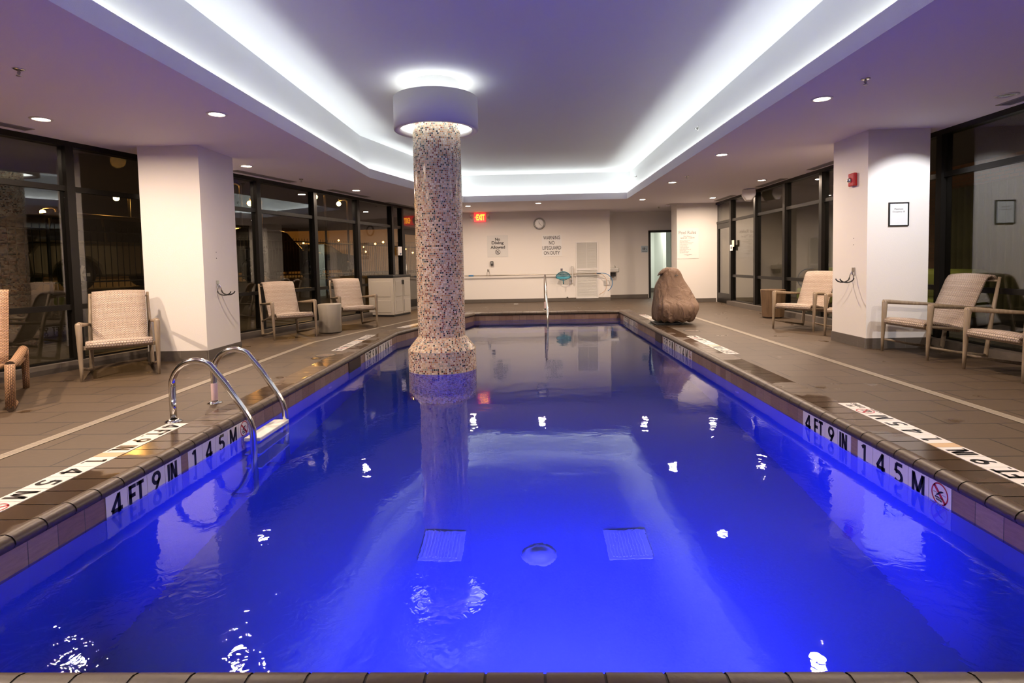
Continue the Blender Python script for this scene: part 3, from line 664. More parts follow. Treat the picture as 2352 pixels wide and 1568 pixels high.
# --- armchairs
def sling_bm(prof, wd, th=0.022, nx=6, roll=0.0):
    bm = newbm(); uvl = bm.loops.layers.uv.active; d = [0.0]
    for i in range(1, len(prof)): d.append(d[-1]+math.dist(prof[i], prof[i-1]))
    nrm = []
    for i in range(len(prof)):
        a = Vector(prof[max(i-1, 0)]); b = Vector(prof[min(i+1, len(prof)-1)]); t = (b-a).normalized(); nrm.append(Vector((t.y, -t.x)))
    top, bot = [], []
    for i, (y, z) in enumerate(prof):
        rt, rb = [], []
        for k in range(nx+1):
            x = -wd/2+wd*k/nx; sag = -0.012*math.cos(PI*(k/nx-0.5)) if 0 < i < len(prof)-1 else 0
            n_ = nrm[i]; y1, z1 = y-n_.x*sag, z-n_.y*sag
            rt.append(bm.verts.new((x, y1+n_.x*th/2, z1+n_.y*th/2))); rb.append(bm.verts.new((x, y1-n_.x*th/2, z1-n_.y*th/2)))
        top.append(rt); bot.append(rb)
    def Q(vs, uv):
        f = bm.faces.new(vs); f.smooth = True
        for l, u in zip(f.loops, uv): l[uvl].uv = u
    for i in range(len(prof)-1):
        for k in range(nx):
            u0, u1 = wd*k/nx, wd*(k+1)/nx
            Q((top[i][k], top[i][k+1], top[i+1][k+1], top[i+1][k]), ((u0, d[i]), (u1, d[i]), (u1, d[i+1]), (u0, d[i+1])))
            Q((bot[i][k], bot[i+1][k], bot[i+1][k+1], bot[i][k+1]), ((u0, d[i]), (u0, d[i+1]), (u1, d[i+1]), (u1, d[i])))
        for k in (0, nx): Q((top[i][k], top[i+1][k], bot[i+1][k], bot[i][k]), ((0, d[i]), (0, d[i+1]), (th, d[i+1]), (th, d[i])))
    for i in (0, len(prof)-1):
        for k in range(nx): Q((top[i][k], top[i][k+1], bot[i][k+1], bot[i][k]), ((wd*k/nx, 0), (wd*(k+1)/nx, 0), (wd*(k+1)/nx, th), (wd*k/nx, th)))
    return bm
def make_chair():
    t = thing('armchair', 'x', 'chair', (0, 0, 0), 0, 'teak and pale wicker armchairs around the pool')
    seat = [(0.315, 0.335), (0.338, 0.352), (0.335, 0.376), (0.30, 0.388), (0.2, 0.382), (0.05, 0.355), (-0.06, 0.325), (-0.13, 0.30)]
    back = [(-0.08, 0.285), (-0.12, 0.31), (-0.16, 0.37), (-0.25, 0.56), (-0.33, 0.74), (-0.365, 0.82), (-0.395, 0.86), (-0.43, 0.875), (-0.47, 0.868), (-0.50, 0.84)]
    obj('seat', sling_bm(seat, 0.57, 0.026), MWEAVE, t, smooth=True); obj('backrest', sling_bm(back, 0.50), MWEAVE, t, smooth=True)
    for s in (-1, 1):
        bm = newbm(); tube(bm, [(s*0.33, 0.335, 0.0), (s*0.33, 0.33, 0.14), (s*0.332, 0.318, 0.34), (s*0.335, 0.305, 0.57), (s*0.335, 0.303, 0.59)], [0.0125, 0.017, 0.024, 0.030, 0.024], 12); obj('leg', bm, MWOOD, t)
        bm = newbm(); tube(bm, [(s*0.335, 0.325, 0.578), (s*0.333, 0.27, 0.575), (s*0.315, 0.0, 0.553), (s*0.285, -0.41, 0.525)], [0.022, 0.026, 0.021, 0.014], 12); obj('armrest', bm, MWOOD, t)
        bm = newbm(); tube(bm, [(s*0.285, -0.355, 0.005), (s*0.285, -0.36, 0.04), (s*0.28, -0.42, 0.45), (s*0.272, -0.505, 0.86)], [0.018, 0.023, 0.021, 0.015], 12); obj('leg', bm, MWOOD, t)
        bm = newbm(); tube(bm, [(s*0.285, -0.36, 0.025), (s*0.305, 0.0, 0.075), (s*0.328, 0.325, 0.14)], [0.019, 0.015, 0.012], 10); obj('stretcher', bm, MWOOD, t)
        bm = newbm(); tube(bm, [(s*0.29, 0.30, 0.35), (s*0.285, 0.0, 0.325), (s*0.28, -0.39, 0.25)], 0.014, 8); obj('seat_rail', bm, MWOOD, t)
    bm = newbm(); box(bm, (-0.33, 0.285, 0.315), (0.33, 0.315, 0.355)); obj('front_rail', bm, MWOOD, t, bevel=0.006)
    bm = newbm(); tube(bm, [(-0.272, -0.49, 0.82), (0.272, -0.49, 0.82)], 0.012, 8); obj('top_rail', bm, MWOOD, t)
    return t
def heading(fx, fy): return math.atan2(-fx, fy)      # +y turned to (fx, fy)
ch0 = make_chair()
def front(p, q, fx, fy, back=0.33):
    """centre from the two front feet"""
    l = math.hypot(fx, fy); return ((p[0]+q[0])/2-fx/l*back, (p[1]+q[1])/2-fy/l*back, 0), heading(fx, fy)
chairs = [((-4.474, 5.427), (-4.007, 5.86), 0.58, -0.81, 'pale wicker teak armchair in front of the left white column'),
          ((-3.884, 8.411), (-3.43, 8.88), 0.68, -0.735, 'pale wicker teak armchair left of the round stone table'),
          ((-3.27, 9.70), (-2.79, 10.14), 0.57, -0.82, 'pale wicker teak armchair between stone table and storage cabinet'),
          ((3.904, 8.872), (4.236, 8.321), -0.857, -0.516, 'pale wicker teak armchair beside the wooden stump table'),
          ((4.25, 7.97), (4.40, 7.34), -0.95, -0.30, 'armchair partly hidden behind the right white column, sandals on seat'),
          ((4.15, 6.56), (4.21, 5.94), -0.997, -0.08, 'armchair in front of the right white column, fully in view'),
          ((4.229, 5.445), (4.2, 4.789), -0.995, 0.02, 'armchair cut off by the right edge of the photo')]
for i, (p, q, fx, fy, lab) in enumerate(chairs):
    loc, rz = front(p, q, fx, fy)
    if i == 0: ch0.location = loc; ch0.rotation_euler = (0, 0, rz); ch0['label'] = lab
    else: dup(ch0, loc, rz, lab)
# sandals on a chair seat
sd = thing('sandal', 'black sandal lying on the half-hidden armchair seat', 'sandal', (4.50, 7.70, 0.392), 0.5)
bm = newbm(); prism(bm, [(0.04*math.cos(a)*(1.0+0.15*math.sin(a)), 0.12*math.sin(a)) for a in [k*PI/8 for k in range(16)]], 0.0, 0.02); obj('sole', bm, MBLACK, sd)
bm = newbm(); tube(bm, arc((0, 0.0), 0.042, 0, PI, 8, 'xz', 0.03), 0.009, 8); tube(bm, [(0, 0.08, 0.02), (0, 0.05, 0.045), (0.02, 0.03, 0.045)], 0.006, 6); obj('strap', bm, MBLACK, sd)

# --- brown woven lounge chair at the left edge
fx, fy = 0.61, -0.79
lc = thing('lounge_chair', 'brown woven wicker lounge chair cut off by the left edge', 'chair', (-4.76, 4.52, 0), heading(fx, fy))
bm = newbm()
lbp = [(-0.10, 0.30), (-0.15, 0.40), (-0.24, 0.58), (-0.34, 0.78), (-0.40, 0.93), (-0.415, 0.945), (-0.44, 0.935)]
obj('backrest', sling_bm(lbp, 0.56, 0.03), MWICK, lc, smooth=True)
obj('seat', sling_bm([(0.55, 0.30), (0.56, 0.33), (0.5, 0.345), (0.1, 0.32), (-0.14, 0.30)], 0.54, 0.03), MWICK, lc, smooth=True)
bm.free()
for s in (-1, 1):
    bm = newbm(); tube(bm, [(s*0.34, -0.60, 0.0), (s*0.345, -0.585, 0.12), (s*0.35, -0.54, 0.34), (s*0.35, -0.50, 0.385)], [0.026, 0.028, 0.032, 0.034], 12); obj('leg', bm, MWICK, lc)
    bm = newbm(); tube(bm, [(s*0.35, -0.52, 0.385), (s*0.352, -0.40, 0.40), (s*0.355, -0.20, 0.385), (s*0.355, 0.2, 0.36), (s*0.355, 0.52, 0.37)], [0.030, 0.034, 0.036, 0.036, 0.034], 12); obj('armrest', bm, MWICK, lc)
    bm = newbm(); tube(bm, [(s*0.355, 0.52, 0.38), (s*0.35, 0.53, 0.25), (s*0.345, 0.53, 0.03)], 0.033, 12); obj('leg', bm, MWICK, lc)
    bm = newbm(); tube(bm, [(s*0.345, 0.56, 0.028), (s*0.345, 0.30, 0.028)], 0.026, 10); obj('foot_rail', bm, MWICK, lc)
    bm = newbm(); tube(bm, [(s*0.30, -0.16, 0.32), (s*0.32, -0.30, 0.27), (s*0.34, -0.54, 0.30)], 0.02, 8); obj('brace', bm, MWICK, lc)

# --- side tables
t = thing('side_table', 'round pale stone drum table between two left armchairs', 'side table', (-3.36, 9.36, 0))
bm = newbm(); lathe(bm, [(0, 0.49), (0.185, 0.49), (0.195, 0.48), (0.178, 0.25), (0.188, 0.02), (0.18, 0.012), (0, 0.012)], n=40); obj('drum', bm, MSTONE, t)
bm = newbm(); lathe(bm, [(0, 0.0), (0.165, 0.0), (0.165, 0.013), (0, 0.013)], n=32); obj('foot', bm, MBLACK, t)
t = thing('side_table', 'brown faceted wooden stump table by the right windows', 'side table', (4.62, 10.55, 0))
bm = newbm(); r0 = [0.225*(1+0.03*math.sin(3*k)) for k in range(10)]; r1 = [q*0.86 for q in r0]
top = [bm.verts.new((r0[k]*math.cos(2*PI*k/10), r0[k]*math.sin(2*PI*k/10), 0.53)) for k in range(10)]; bt = [bm.verts.new((r1[k]*math.cos(2*PI*k/10), r1[k]*math.sin(2*PI*k/10), 0.015)) for k in range(10)]
bm.faces.new(top); bm.faces.new(bt[::-1])
for k in range(10): bm.faces.new((bt[k], bt[(k+1) % 10], top[(k+1) % 10], top[k]))
obj('stump', bm, MSTUMP, t, bevel=0.01)
bm = newbm(); lathe(bm, [(0, 0.0), (0.15, 0.0), (0.15, 0.016), (0, 0.016)], n=24); obj('foot', bm, MBLACK, t)

# --- resin storage cabinet
A = Vector((-2.914, 12.075, 0)); Bv = Vector((-3.46, 12.62, 0)); Dv = Vector((-2.68, 12.92, 0))
sc_ = thing('storage_cabinet', 'beige resin storage cabinet with black lid by the far left door', 'cabinet', tuple(A), 0)
ux = (Dv-A).normalized(); uy = Vector((-ux.y, ux.x, 0)); W_, D_, H_ = 0.80, 0.62, 0.86
M4 = Matrix(((ux.x, uy.x, 0, 0), (ux.y, uy.y, 0, 0), (0, 0, 1, 0), (0, 0, 0, 1)))
bm = newbm(); box(bm, (0, 0, 0.035), (W_, D_, H_), 0, M4); obj('body', bm, MRESIN, sc_, bevel=0.012)
bm = newbm(); box(bm, (-0.015, -0.015, H_), (W_+0.015, D_+0.015, H_+0.055), 0, M4); obj('lid', bm, MBLACK, sc_, bevel=0.012)
bm = newbm(); box(bm, (0.01, 0.01, 0.0), (W_-0.01, D_-0.01, 0.036), 0, M4); obj('plinth', bm, MBLACK, sc_)
for a, b in ((0.035, W_/2-0.004), (W_/2+0.004, W_-0.035)):
    bm = newbm(); box(bm, (a, -0.016, 0.05), (b, 0, H_-0.02), 0, M4); dd_ = obj('door', bm, MRESIN, sc_, bevel=0.005)
    bm = newbm()
    for z0, z1 in ((0.09, 0.36), (0.44, 0.78)): box(bm, (a+0.05, -0.024, z0), (b-0.05, -0.014, z1), 0, M4)
    obj('door_panel', bm, MRESIN, dd_, bevel=0.008)
    x0 = W_/2-0.045 if a < 0.2 else W_/2+0.015
    bm = newbm(); box(bm, (x0, -0.030, 0.70), (x0+0.03, -0.014, 0.80), 0, M4); obj('handle', bm, MBLACK, dd_, bevel=0.004)
bm = newbm()
for z0, z1 in ((0.09, 0.36), (0.44, 0.78)): box(bm, (-0.008, 0.07, z0), (0.002, D_-0.07, z1), 0, M4)
obj('side_panel', bm, MRESIN, sc_, bevel=0.006)

# --- covered pool lift
def cover_mat():
    m, nt, N, L, p = mat('cover_fabric'); p.inputs['Base Color'].default_value = (0.185, 0.115, 0.075, 1); p.inputs['Roughness'].default_value = 0.75
    tc = N.new('ShaderNodeTexCoord'); n1 = N.new('ShaderNodeTexNoise'); n1.inputs['Scale'].default_value = 5; n1.inputs['Detail'].default_value = 3; n1.inputs['Distortion'].default_value = 1.0
    mp = N.new('ShaderNodeMapping'); mp.inputs['Scale'].default_value = (1.4, 1.4, 0.5); L.new(tc.outputs['Object'], mp.inputs[0]); L.new(mp.outputs[0], n1.inputs['Vector'])
    b = N.new('ShaderNodeBump'); b.inputs['Strength'].default_value = 0.7; b.inputs['Distance'].default_value = 0.11; L.new(n1.outputs['Fac'], b.inputs['Height']); L.new(b.outputs[0], p.inputs['Normal']); return m
MCOVER = cover_mat()
pl = thing('covered_pool_lift', 'pool lift under a tan fitted fabric cover at the right pool edge', 'pool lift', (2.57, 9.85, 0))
secs = [(0.055, 0.01, 0.30, -0.02, 0.30, 2.4), (0.075, 0.0, 0.335, -0.03, 0.34, 2.6), (0.14, 0.005, 0.35, -0.05, 0.37, 3.0), (0.26, 0.025, 0.372, -0.06, 0.40, 3.2), (0.345, 0.035, 0.372, -0.06, 0.40, 3.2), (0.40, 0.028, 0.358, -0.03, 0.34, 2.8), (0.52, 0.018, 0.33, 0.03, 0.27, 2.5),
        (0.65, 0.0, 0.293, 0.08, 0.24, 2.3), (0.74, -0.005, 0.24, 0.11, 0.20, 2.2), (0.82, 0.005, 0.195, 0.12, 0.18, 2.2), (0.88, 0.0, 0.18, 0.125, 0.17, 2.1), (0.93, -0.005, 0.16, 0.13, 0.15, 2.0), (0.965, 0.0, 0.115, 0.13, 0.11, 2.0), (0.985, 0.005, 0.05, 0.13, 0.05, 2.0)]
bm = newbm(); nn = 72; rings = []; rnd = random.Random(3); ph = [rnd.uniform(0, 6.28) for _ in range(8)]
from mathutils import noise as mnoise
for (z, x0, hw, y0, hd, e) in secs:
    rr = []
    for k in range(nn):
        a = 2*PI*k/nn; c_, s_ = math.cos(a), math.sin(a)
        fold = 1+(0.055*(1-z)**2*math.sin(9*a+ph[0]+2*z)+0.028*(1-z)*math.sin(17*a+ph[1]-3*z)+0.03*mnoise.noise(Vector((c_*2.2, s_*2.2, z*2.5))))
        if z < 0.1: fold *= 1+0.05*math.sin(26*a+ph[2])
        rr.append(bm.verts.new((x0+hw*math.copysign(abs(c_)**(2/e), c_)*fold, y0+hd*math.copysign(abs(s_)**(2/e), s_)*fold, z+(0.018*math.sin(13*a+ph[3]) if z < 0.1 else 0))))
    rings.append(rr)
for i in range(len(rings)-1):
    for k in range(nn): bm.faces.new((rings[i][k], rings[i][(k+1) % nn], rings[i+1][(k+1) % nn], rings[i+1][k]))
bm.faces.new(rings[-1])
o = obj('fabric_cover', bm, MCOVER, pl, smooth=True); sb = o.modifiers.new('s', 'SUBSURF'); sb.levels = 1; sb.render_levels = 2
bm = newbm(); nn = 20; rings = []       # hood flap of the cover over the lift arm
for k_, (x, z, r) in enumerate(((-0.02, 0.94, 0.055), (-0.09, 0.935, 0.075), (-0.16, 0.915, 0.07), (-0.215, 0.88, 0.045), (-0.235, 0.855, 0.02))):
    rings.append([bm.verts.new((x+0.25*r*math.sin(2*PI*j/nn), 0.09+1.2*r*math.cos(2*PI*j/nn), z+0.75*r*math.sin(2*PI*j/nn))) for j in range(nn)])
for i in range(len(rings)-1):
    for j in range(nn): bm.faces.new((rings[i][j], rings[i][(j+1) % nn], rings[i+1][(j+1) % nn], rings[i+1][j]))
bm.faces.new(rings[-1]); o = obj('hood_flap', bm, MCOVER, pl, smooth=True)
bm = newbm(); box(bm, (-0.345, -0.24, 0.004), (0.10, 0.24, 0.03)); box(bm, (-0.05, -0.05, 0.03), (0.05, 0.05, 0.2)); obj('base_plate', bm, MDARK, pl, bevel=0.005)
bm = newbm()   # small leaf-cross emblem
for a in (0, PI/2, PI):
    prism(bm, [(0.008*math.cos(a), 0.008*math.sin(a)), (0.020*math.cos(a+0.4), 0.020*math.sin(a+0.4)), (0.036*math.cos(a), 0.036*math.sin(a)), (0.020*math.cos(a-0.4), 0.020*math.sin(a-0.4))], 0, 0.002)
prism(bm, [(-0.004, -0.02), (0.004, -0.02), (0.003, 0.01), (-0.003, 0.01)], 0, 0.002)
put(bm, frame_mat((0.045, -0.082, 0.845), (1, 0, 0), (0, 0.30, 0.95))); obj('emblem', bm, MBLACK, pl)

# --- depth markers ----------------------------------------------------
TP = 0.1575
def A_(cx, cy, rx, ry, a0, a1, n=14): return [(cx+rx*math.cos(math.radians(a0+(a1-a0)*k/n)), cy+ry*math.sin(math.radians(a0+(a1-a0)*k/n))) for k in range(n+1)]
GL = {'1': (0.35, [[(0.0, 0.80), (0.20, 0.98)], [(0.24, 0.0), (0.24, 1.0)]]),
      '3': (0.60, [A_(0.27, 0.73, 0.25, 0.21, 150, -90), A_(0.27, 0.27, 0.27, 0.25, 90, -150)]),
      '4': (0.66, [[(0.46, 0.0), (0.46, 1.0)], [(0.46, 0.97), (0.02, 0.27)], [(0.0, 0.25), (0.66, 0.25)]]),
      '5': (0.60, [[(0.56, 0.92), (0.12, 0.92)], [(0.13, 0.92), (0.08, 0.52)], A_(0.25, 0.31, 0.28, 0.25, 130, -140)]),
      '9': (0.62, [A_(0.31, 0.68, 0.24, 0.25, 0, 360, 24), [(0.53, 0.60), (0.22, 0.0)]]),
      'F': (0.46, [[(0.08, 0.0), (0.08, 1.0)], [(0.0, 0.92), (0.46, 0.92)], [(0.0, 0.50), (0.42, 0.50)]]),
      'T': (0.46, [[(0.23, 0.0), (0.23, 1.0)], [(-0.02, 0.92), (0.48, 0.92)]]),
      'I': (0.16, [[(0.08, 0.0), (0.08, 1.0)]]),
      'N': (0.52, [[(0.08, 0.0), (0.08, 1.0)], [(0.44, 0.0), (0.44, 1.0)], [(0.10, 0.96), (0.42, 0.04)]]),
      'M': (0.80, [[(0.08, 0.0), (0.08, 1.0)], [(0.72, 0.0), (0.72, 1.0)], [(0.10, 0.95), (0.40, 0.10)], [(0.70, 0.95), (0.40, 0.10)]]),
      '.': (0.10, [[(0.05, -0.02), (0.05, 0.08)]])}
def glyph(body, fit, mtl, parent, F4, x, y, off=0.012, z=0.0016):
    if not all(c in GL for c in body):
        bm = text_bm(body, 0.12, 0.002, fit=fit, depth=0.0004); bm.transform(F4 @ Matrix.Translation((x, y, z))); return obj('character', bm, mtl, parent)
    H_ = 0.118; W_ = sum(GL[c][0] for c in body)*H_+0.008*(len(body)-1); kx = min(1.0, 0.140/W_); cx_ = -W_*kx/2; bm = newbm()
    for c in body:
        w_, strokes = GL[c]
        for st in strokes:
            P_ = [Vector((cx_+p[0]*H_*kx, -H_/2+p[1]*H_)) for p in st]; hw = H_*0.098*(0.88 if kx < 0.95 else 1); L_, R_ = [], []
            cl = (P_[0]-P_[-1]).length < 1e-4
            for k, p in enumerate(P_):
                a = P_[k-1] if k else (P_[-2] if cl else p); b = P_[k+1] if k < len(P_)-1 else (P_[1] if cl else p); t = (b-a).normalized(); nn_ = Vector((-t.y, t.x))*hw
                L_.append(bm.verts.new((p.x+nn_.x, p.y+nn_.y, 0))); R_.append(bm.verts.new((p.x-nn_.x, p.y-nn_.y, 0)))
            for k in range(len(P_)-1): bm.faces.new((L_[k], L_[k+1], R_[k+1], R_[k]))
        cx_ += w_*H_*kx+0.008*kx
    for v in bm.verts: v.co.y = max(-H_/2, min(H_/2, v.co.y))
    bm.transform(F4 @ Matrix.Translation((x, y, z))); return obj('character', bm, mtl, parent)
def nodive(parent, F4, x, y, r=0.058):
    bm = newbm(); ring = []
    for (ra, rb) in ((r, r*0.87),):
        vo = [bm.verts.new((ra*math.cos(2*PI*k/36), ra*math.sin(2*PI*k/36), 0)) for k in range(36)]; vi = [bm.verts.new((rb*math.cos(2*PI*k/36), rb*math.sin(2*PI*k/36), 0)) for k in range(36)]
        for k in range(36): bm.faces.new((vo[k], vo[(k+1) % 36], vi[(k+1) % 36], vi[k]))
    q = r*0.70; w_ = r*0.09
    vs = [bm.verts.new(p) for p in ((-q-w_, q-w_, 0), (-q+w_, q+w_, 0), (q+w_, -q+w_, 0), (q-w_, -q-w_, 0))]; bm.faces.new(vs)
    bm.transform(F4 @ Matrix.Translation((x, y, 0.0022))); s_ = obj('symbol', bm, MREDI, parent)
    bm = newbm(); prism(bm, [(-0.022, -0.012), (-0.006, -0.005), (0.004, 0.006), (0.016, 0.010), (0.030, 0.020), (0.012, 0.019), (0.000, 0.014), (-0.010, 0.004), (-0.026, -0.010)], 0, 0.0004)
    for sx in (-1, 1):
        for k in range(3): prism(bm, [(sx*(0.020+k*0.009)-0.005, 0.0), (sx*(0.020+k*0.009), 0.004), (sx*(0.020+k*0.009)+0.005, 0.0), (sx*(0.020+k*0.009), 0.001)], 0, 0.0004)
    bm.transform(F4 @ Matrix.Translation((x, y, 0.0024))); obj('diver', bm, MTILEK, parent)
def marker(origin, right, up, seq, label, grp, small=False):
    """row of 6-inch tiles; seq entries: text, '_' gap, 'S' symbol, 'N' no-diving words"""
    F4 = frame_mat(origin, right, up); t = thing('depth_marker', label, 'depth marker', (0, 0, 0), 0, grp)
    x = 0.0
    for s in seq:
        wd = TP*0.45 if s == '_' else TP
        bm = newbm(); box(bm, (x+0.0015, 0.001, -0.003), (x+wd-0.0015, 0.1515, 0.0012)); bm.transform(F4)
        tl = obj('blank_tile' if s == '_' else 'number_tile', bm, MWLT if s == '_' and abs(up[2]) > 0.5 else (simple('tan_tile', (0.55, 0.38, 0.22), 0.4) if s == '_' else MTILEW), t)
        cx_ = x+wd/2
        if s == 'S': nodive(tl, F4, cx_, 0.086); b_ = glyph('SHALLOW\nWATER', (0.055, 0.022), MTILEK, tl, F4, cx_-0.004, 0.060, 0.004, 0.0026); b2 = glyph('NO DIVING', (0.125, 0.014), MTILEK, tl, F4, cx_, 0.013, 0.006)
        elif s == 'N': glyph('NO\nDIVING', (0.125, 0.10), MTILEK, tl, F4, cx_, 0.076, 0.006)
        elif s != '_':
            wmap = {'1': 0.030, '1.': 0.045, 'FT.': 0.125, 'IN.': 0.125, 'M': 0.105, '.1': 0.06}
            glyph(s, (wmap.get(s, 0.085), 0.118), MTILEK, tl, F4, cx_, 0.076, 0.010)
        x += wd
    return t
S49 = ['4', 'FT.', '9', 'IN.', '_', '1.', '4', '5', 'M', 'S']; S39 = ['3', 'FT.', '9', 'IN.', '_', '1.', '1', '4', 'M', 'S']
GD = 'white depth marker tile rows'
marker((-2.197, 2.757, -0.2065), (0, 1, 0), (0, 0, 1), S49, 'vertical waterline tiles reading 4 FT 9 IN by the ladder', GD)
marker((2.097, 4.255, -0.2065), (0, -1, 0), (0, 0, 1), S49, 'vertical waterline tiles reading 4 FT 9 IN opposite the ladder', GD)
marker((-2.197, 7.40, -0.2065), (0, 1, 0), (0, 0, 1), S39, 'vertical waterline tiles reading 3 FT 9 IN left of the mosaic column', GD)
marker((2.097, 8.60, -0.2065), (0, -1, 0), (0, 0, 1), S39, 'vertical waterline tiles reading 3 FT 9 IN on the right pool wall', GD)
marker((2.097, 12.1, -0.2065), (0, -1, 0), (0, 0, 1), ['3', 'FT.', '9', 'IN.', '_', '1.', '1', '4', 'M', 'S'], 'vertical waterline tiles near the far right pool corner', GD)
marker((-2.61, 3.90, 0.0015), (0, -1, 0), (1, 0, 0), S49+['N'], 'flat deck tiles reading 4 FT 9 IN starting at the ladder foot', GD)
marker((-2.61, 8.91, 0.0015), (0, -1, 0), (1, 0, 0), S39+['N'], 'flat deck tiles reading 3 FT 9 IN on the left deck', GD)
marker((2.485, 2.57, 0.0015), (0, 1, 0), (-1, 0, 0), S49+['N'], 'flat deck tiles reading 4 FT 9 IN at the right photo edge', GD)
marker((2.47, 6.50, 0.0015), (0, 1, 0), (-1, 0, 0), S39+['N'], 'flat deck tiles on the right deck just in front of the lift', GD)
marker((2.47, 10.22, 0.0015), (0, 1, 0), (-1, 0, 0), ['FT.', '9', 'IN.', '_', '1.', '1', '4', 'M', 'S'], 'flat deck tiles on the right deck running behind the lift', GD)
ang = Vector((-1.0, -3.4, 0)).normalized()
marker((-2.02, 11.0, 0.0015), tuple(ang), (-ang.y, ang.x, 0), ['3', 'FT.', '9', 'IN.', '_', '1.', '1', '4'], 'flat deck tiles on the angled deck left of the mosaic column', GD)
# skimmer lids and mouths
def lid(x, y, label):
    t = thing('skimmer_hatch', label, 'skimmer hatch', (x, y, 0), 0, 'round skimmer lids in the deck')
    bm = newbm(); lathe(bm, [(0.115, 0.002), (0.130, 0.003), (0.130, 0.0), (0.115, 0.0)], n=36, closed=True); obj('ring', bm, MDARK, t)
    bm = newbm(); lathe(bm, [(0, 0.0015), (0.112, 0.0015)], n=36); lathe(bm, [(0.012, 0.002), (0.02, 0.004), (0.02, 0.0015)], (0.05, 0), 12); obj('lid', bm, simple('lid_tan', (0.16, 0.12, 0.09), 0.35), t)
lid(-2.56, 6.92, 'round skimmer lid in the left deck past the ladder'); lid(2.58, 8.75, 'round skimmer lid in the wet deck below the covered lift')
for x0, x1, y0, y1, lab in ((-2.21, -2.192, 6.70, 7.18, 'dark skimmer mouth in the left pool wall'), (2.092, 2.11, 8.72, 9.12, 'dark skimmer mouth in the right pool wall')):
    bm = newbm(); box(bm, (x0, y0, -0.30), (x1, y1, -0.055)); tag(obj('skimmer_opening', bm, simple('skimmer_dark', (0.045, 0.025, 0.02), 0.6)), lab, 'skimmer opening')
# return fittings and drains under water
for x, y, z, s, lab in ((PXL, 6.05, -0.42, 1, 'round return fitting below water on the left wall'), (PXL, 9.0, -0.42, 1, 'round return fitting below water under the left markers'), (PXR, 5.6, -0.42, -1, 'round return fitting below water on the right wall'), (PXR, 9.6, -0.42, -1, 'round return fitting below water on the far right wall')):
    bm = newbm(); lathe(bm, [(0.0, 0.012), (0.02, 0.012), (0.035, 0.008), (0.045, 0.0)], n=24); put(bm, frame_mat((x, y, z), (0, s, 0), (0, 0, 1))); tag(obj('return_fitting', bm, MWHITEP, smooth=True), lab, 'return fitting', 'pool return fittings')
MDRW = simple('drain_cover_white', (0.95, 0.95, 0.97), 0.5)
for x, lab in ((-0.605, 'square white main drain cover on the pool floor, left one'), (0.65, 'square white main drain cover on the pool floor, right one')):
    t = thing('main_drain', lab, 'drain cover', (x, 3.69, zb(3.69)), 0, 'square drain covers on the pool floor'); t.rotation_euler = (math.atan((ZF-ZN)/(PYF-PYN)), 0, 0)
    bm = newbm(); box(bm, (-0.145, -0.155, 0.0), (0.145, 0.155, 0.007)); fr_ = obj('frame', bm, MDRW, t, bevel=0.004)
    bm = newbm()
    for k in range(11): box(bm, (-0.12+k*0.0222, -0.125, 0.0065), (-0.108+k*0.0222, 0.125, 0.010))
    obj('grate', bm, MDRW, t)
bm = newbm(); lathe(bm, [(0, 0.012), (0.05, 0.011), (0.052, 0.009), (0.09, 0.007), (0.115, 0.003), (0.115, 0.0)], n=32); o = obj('round_drain', bm, MDRW, smooth=False, loc=(0.05, 3.60, zb(3.60))); tag(o, 'round white drain lid between the two square drain covers', 'drain cover')

# --- back wall fittings -------------------------------------------------
YB = 16.05
def BF(x, z, y=YB): return frame_mat((x, y, z), (1, 0, 0), (0, 0, 1))
def panel(name, w_, h_, F4, m=MSIGN, th=0.006):
    bm = newbm(); box(bm, (-w_/2, -h_/2, 0.0), (w_/2, h_/2, th)); bm.transform(F4); return obj(name, bm, m)
def onto(parent, name, bm, F4, m, x=0, y=0, z=0.0075):
    bm.transform(F4 @ Matrix.Translation((x, y, z))); return obj(name, bm, m, parent)
MSIGNN = simple('no_diving_board', (0.70, 0.69, 0.67), 0.3)
F4 = BF(-0.81, 1.627); s = panel('pool_sign', 0.60, 0.62, F4, MSIGNN); tag(s, 'grey white wall sign reading No Diving Allowed with a round symbol', 'sign')
for k, tx in enumerate(('No', 'Diving', 'Allowed')): onto(s, 'lettering', text_bm(tx, 0.125, 0.003, fit=((0.145, 0.345, 0.415)[k], (0.085, 0.115, 0.09)[k])), F4, MINK, -0.0, (0.198, 0.085, -0.030)[k])
bm = newbm(); vo = [bm.verts.new((0.075*math.cos(2*PI*k/36), 0.075*math.sin(2*PI*k/36), 0)) for k in range(36)]; vi = [bm.verts.new((0.063*math.cos(2*PI*k/36), 0.063*math.sin(2*PI*k/36), 0)) for k in range(36)]
for k in range(36): bm.faces.new((vo[k], vo[(k+1) % 36], vi[(k+1) % 36], vi[k]))
bm.faces.new([bm.verts.new(p) for p in ((-0.051, 0.041, 0), (-0.041, 0.051, 0), (0.051, -0.041, 0), (0.041, -0.051, 0))])
prism(bm, [(0.028, 0.044), (0.036, 0.036), (-0.012, -0.012), (-0.030, -0.038), (-0.040, -0.030), (-0.020, 0.0)], 0, 0.0005); prism(bm, [(-0.04, 0.01), (-0.004, 0.014), (-0.006, 0.004), (-0.04, -0.002)], 0, 0.0005); prism(bm, [(-0.045, -0.045), (0.045, -0.045), (0.04, -0.054), (-0.04, -0.054)], 0, 0.0005)
onto(s, 'symbol', bm, F4, MINK, 0.0, -0.168)
F4 = BF(0.745, 1.612); s = panel('pool_sign', 0.565, 0.62, F4); tag(s, 'white wall sign reading WARNING NO LIFEGUARD ON DUTY', 'sign')
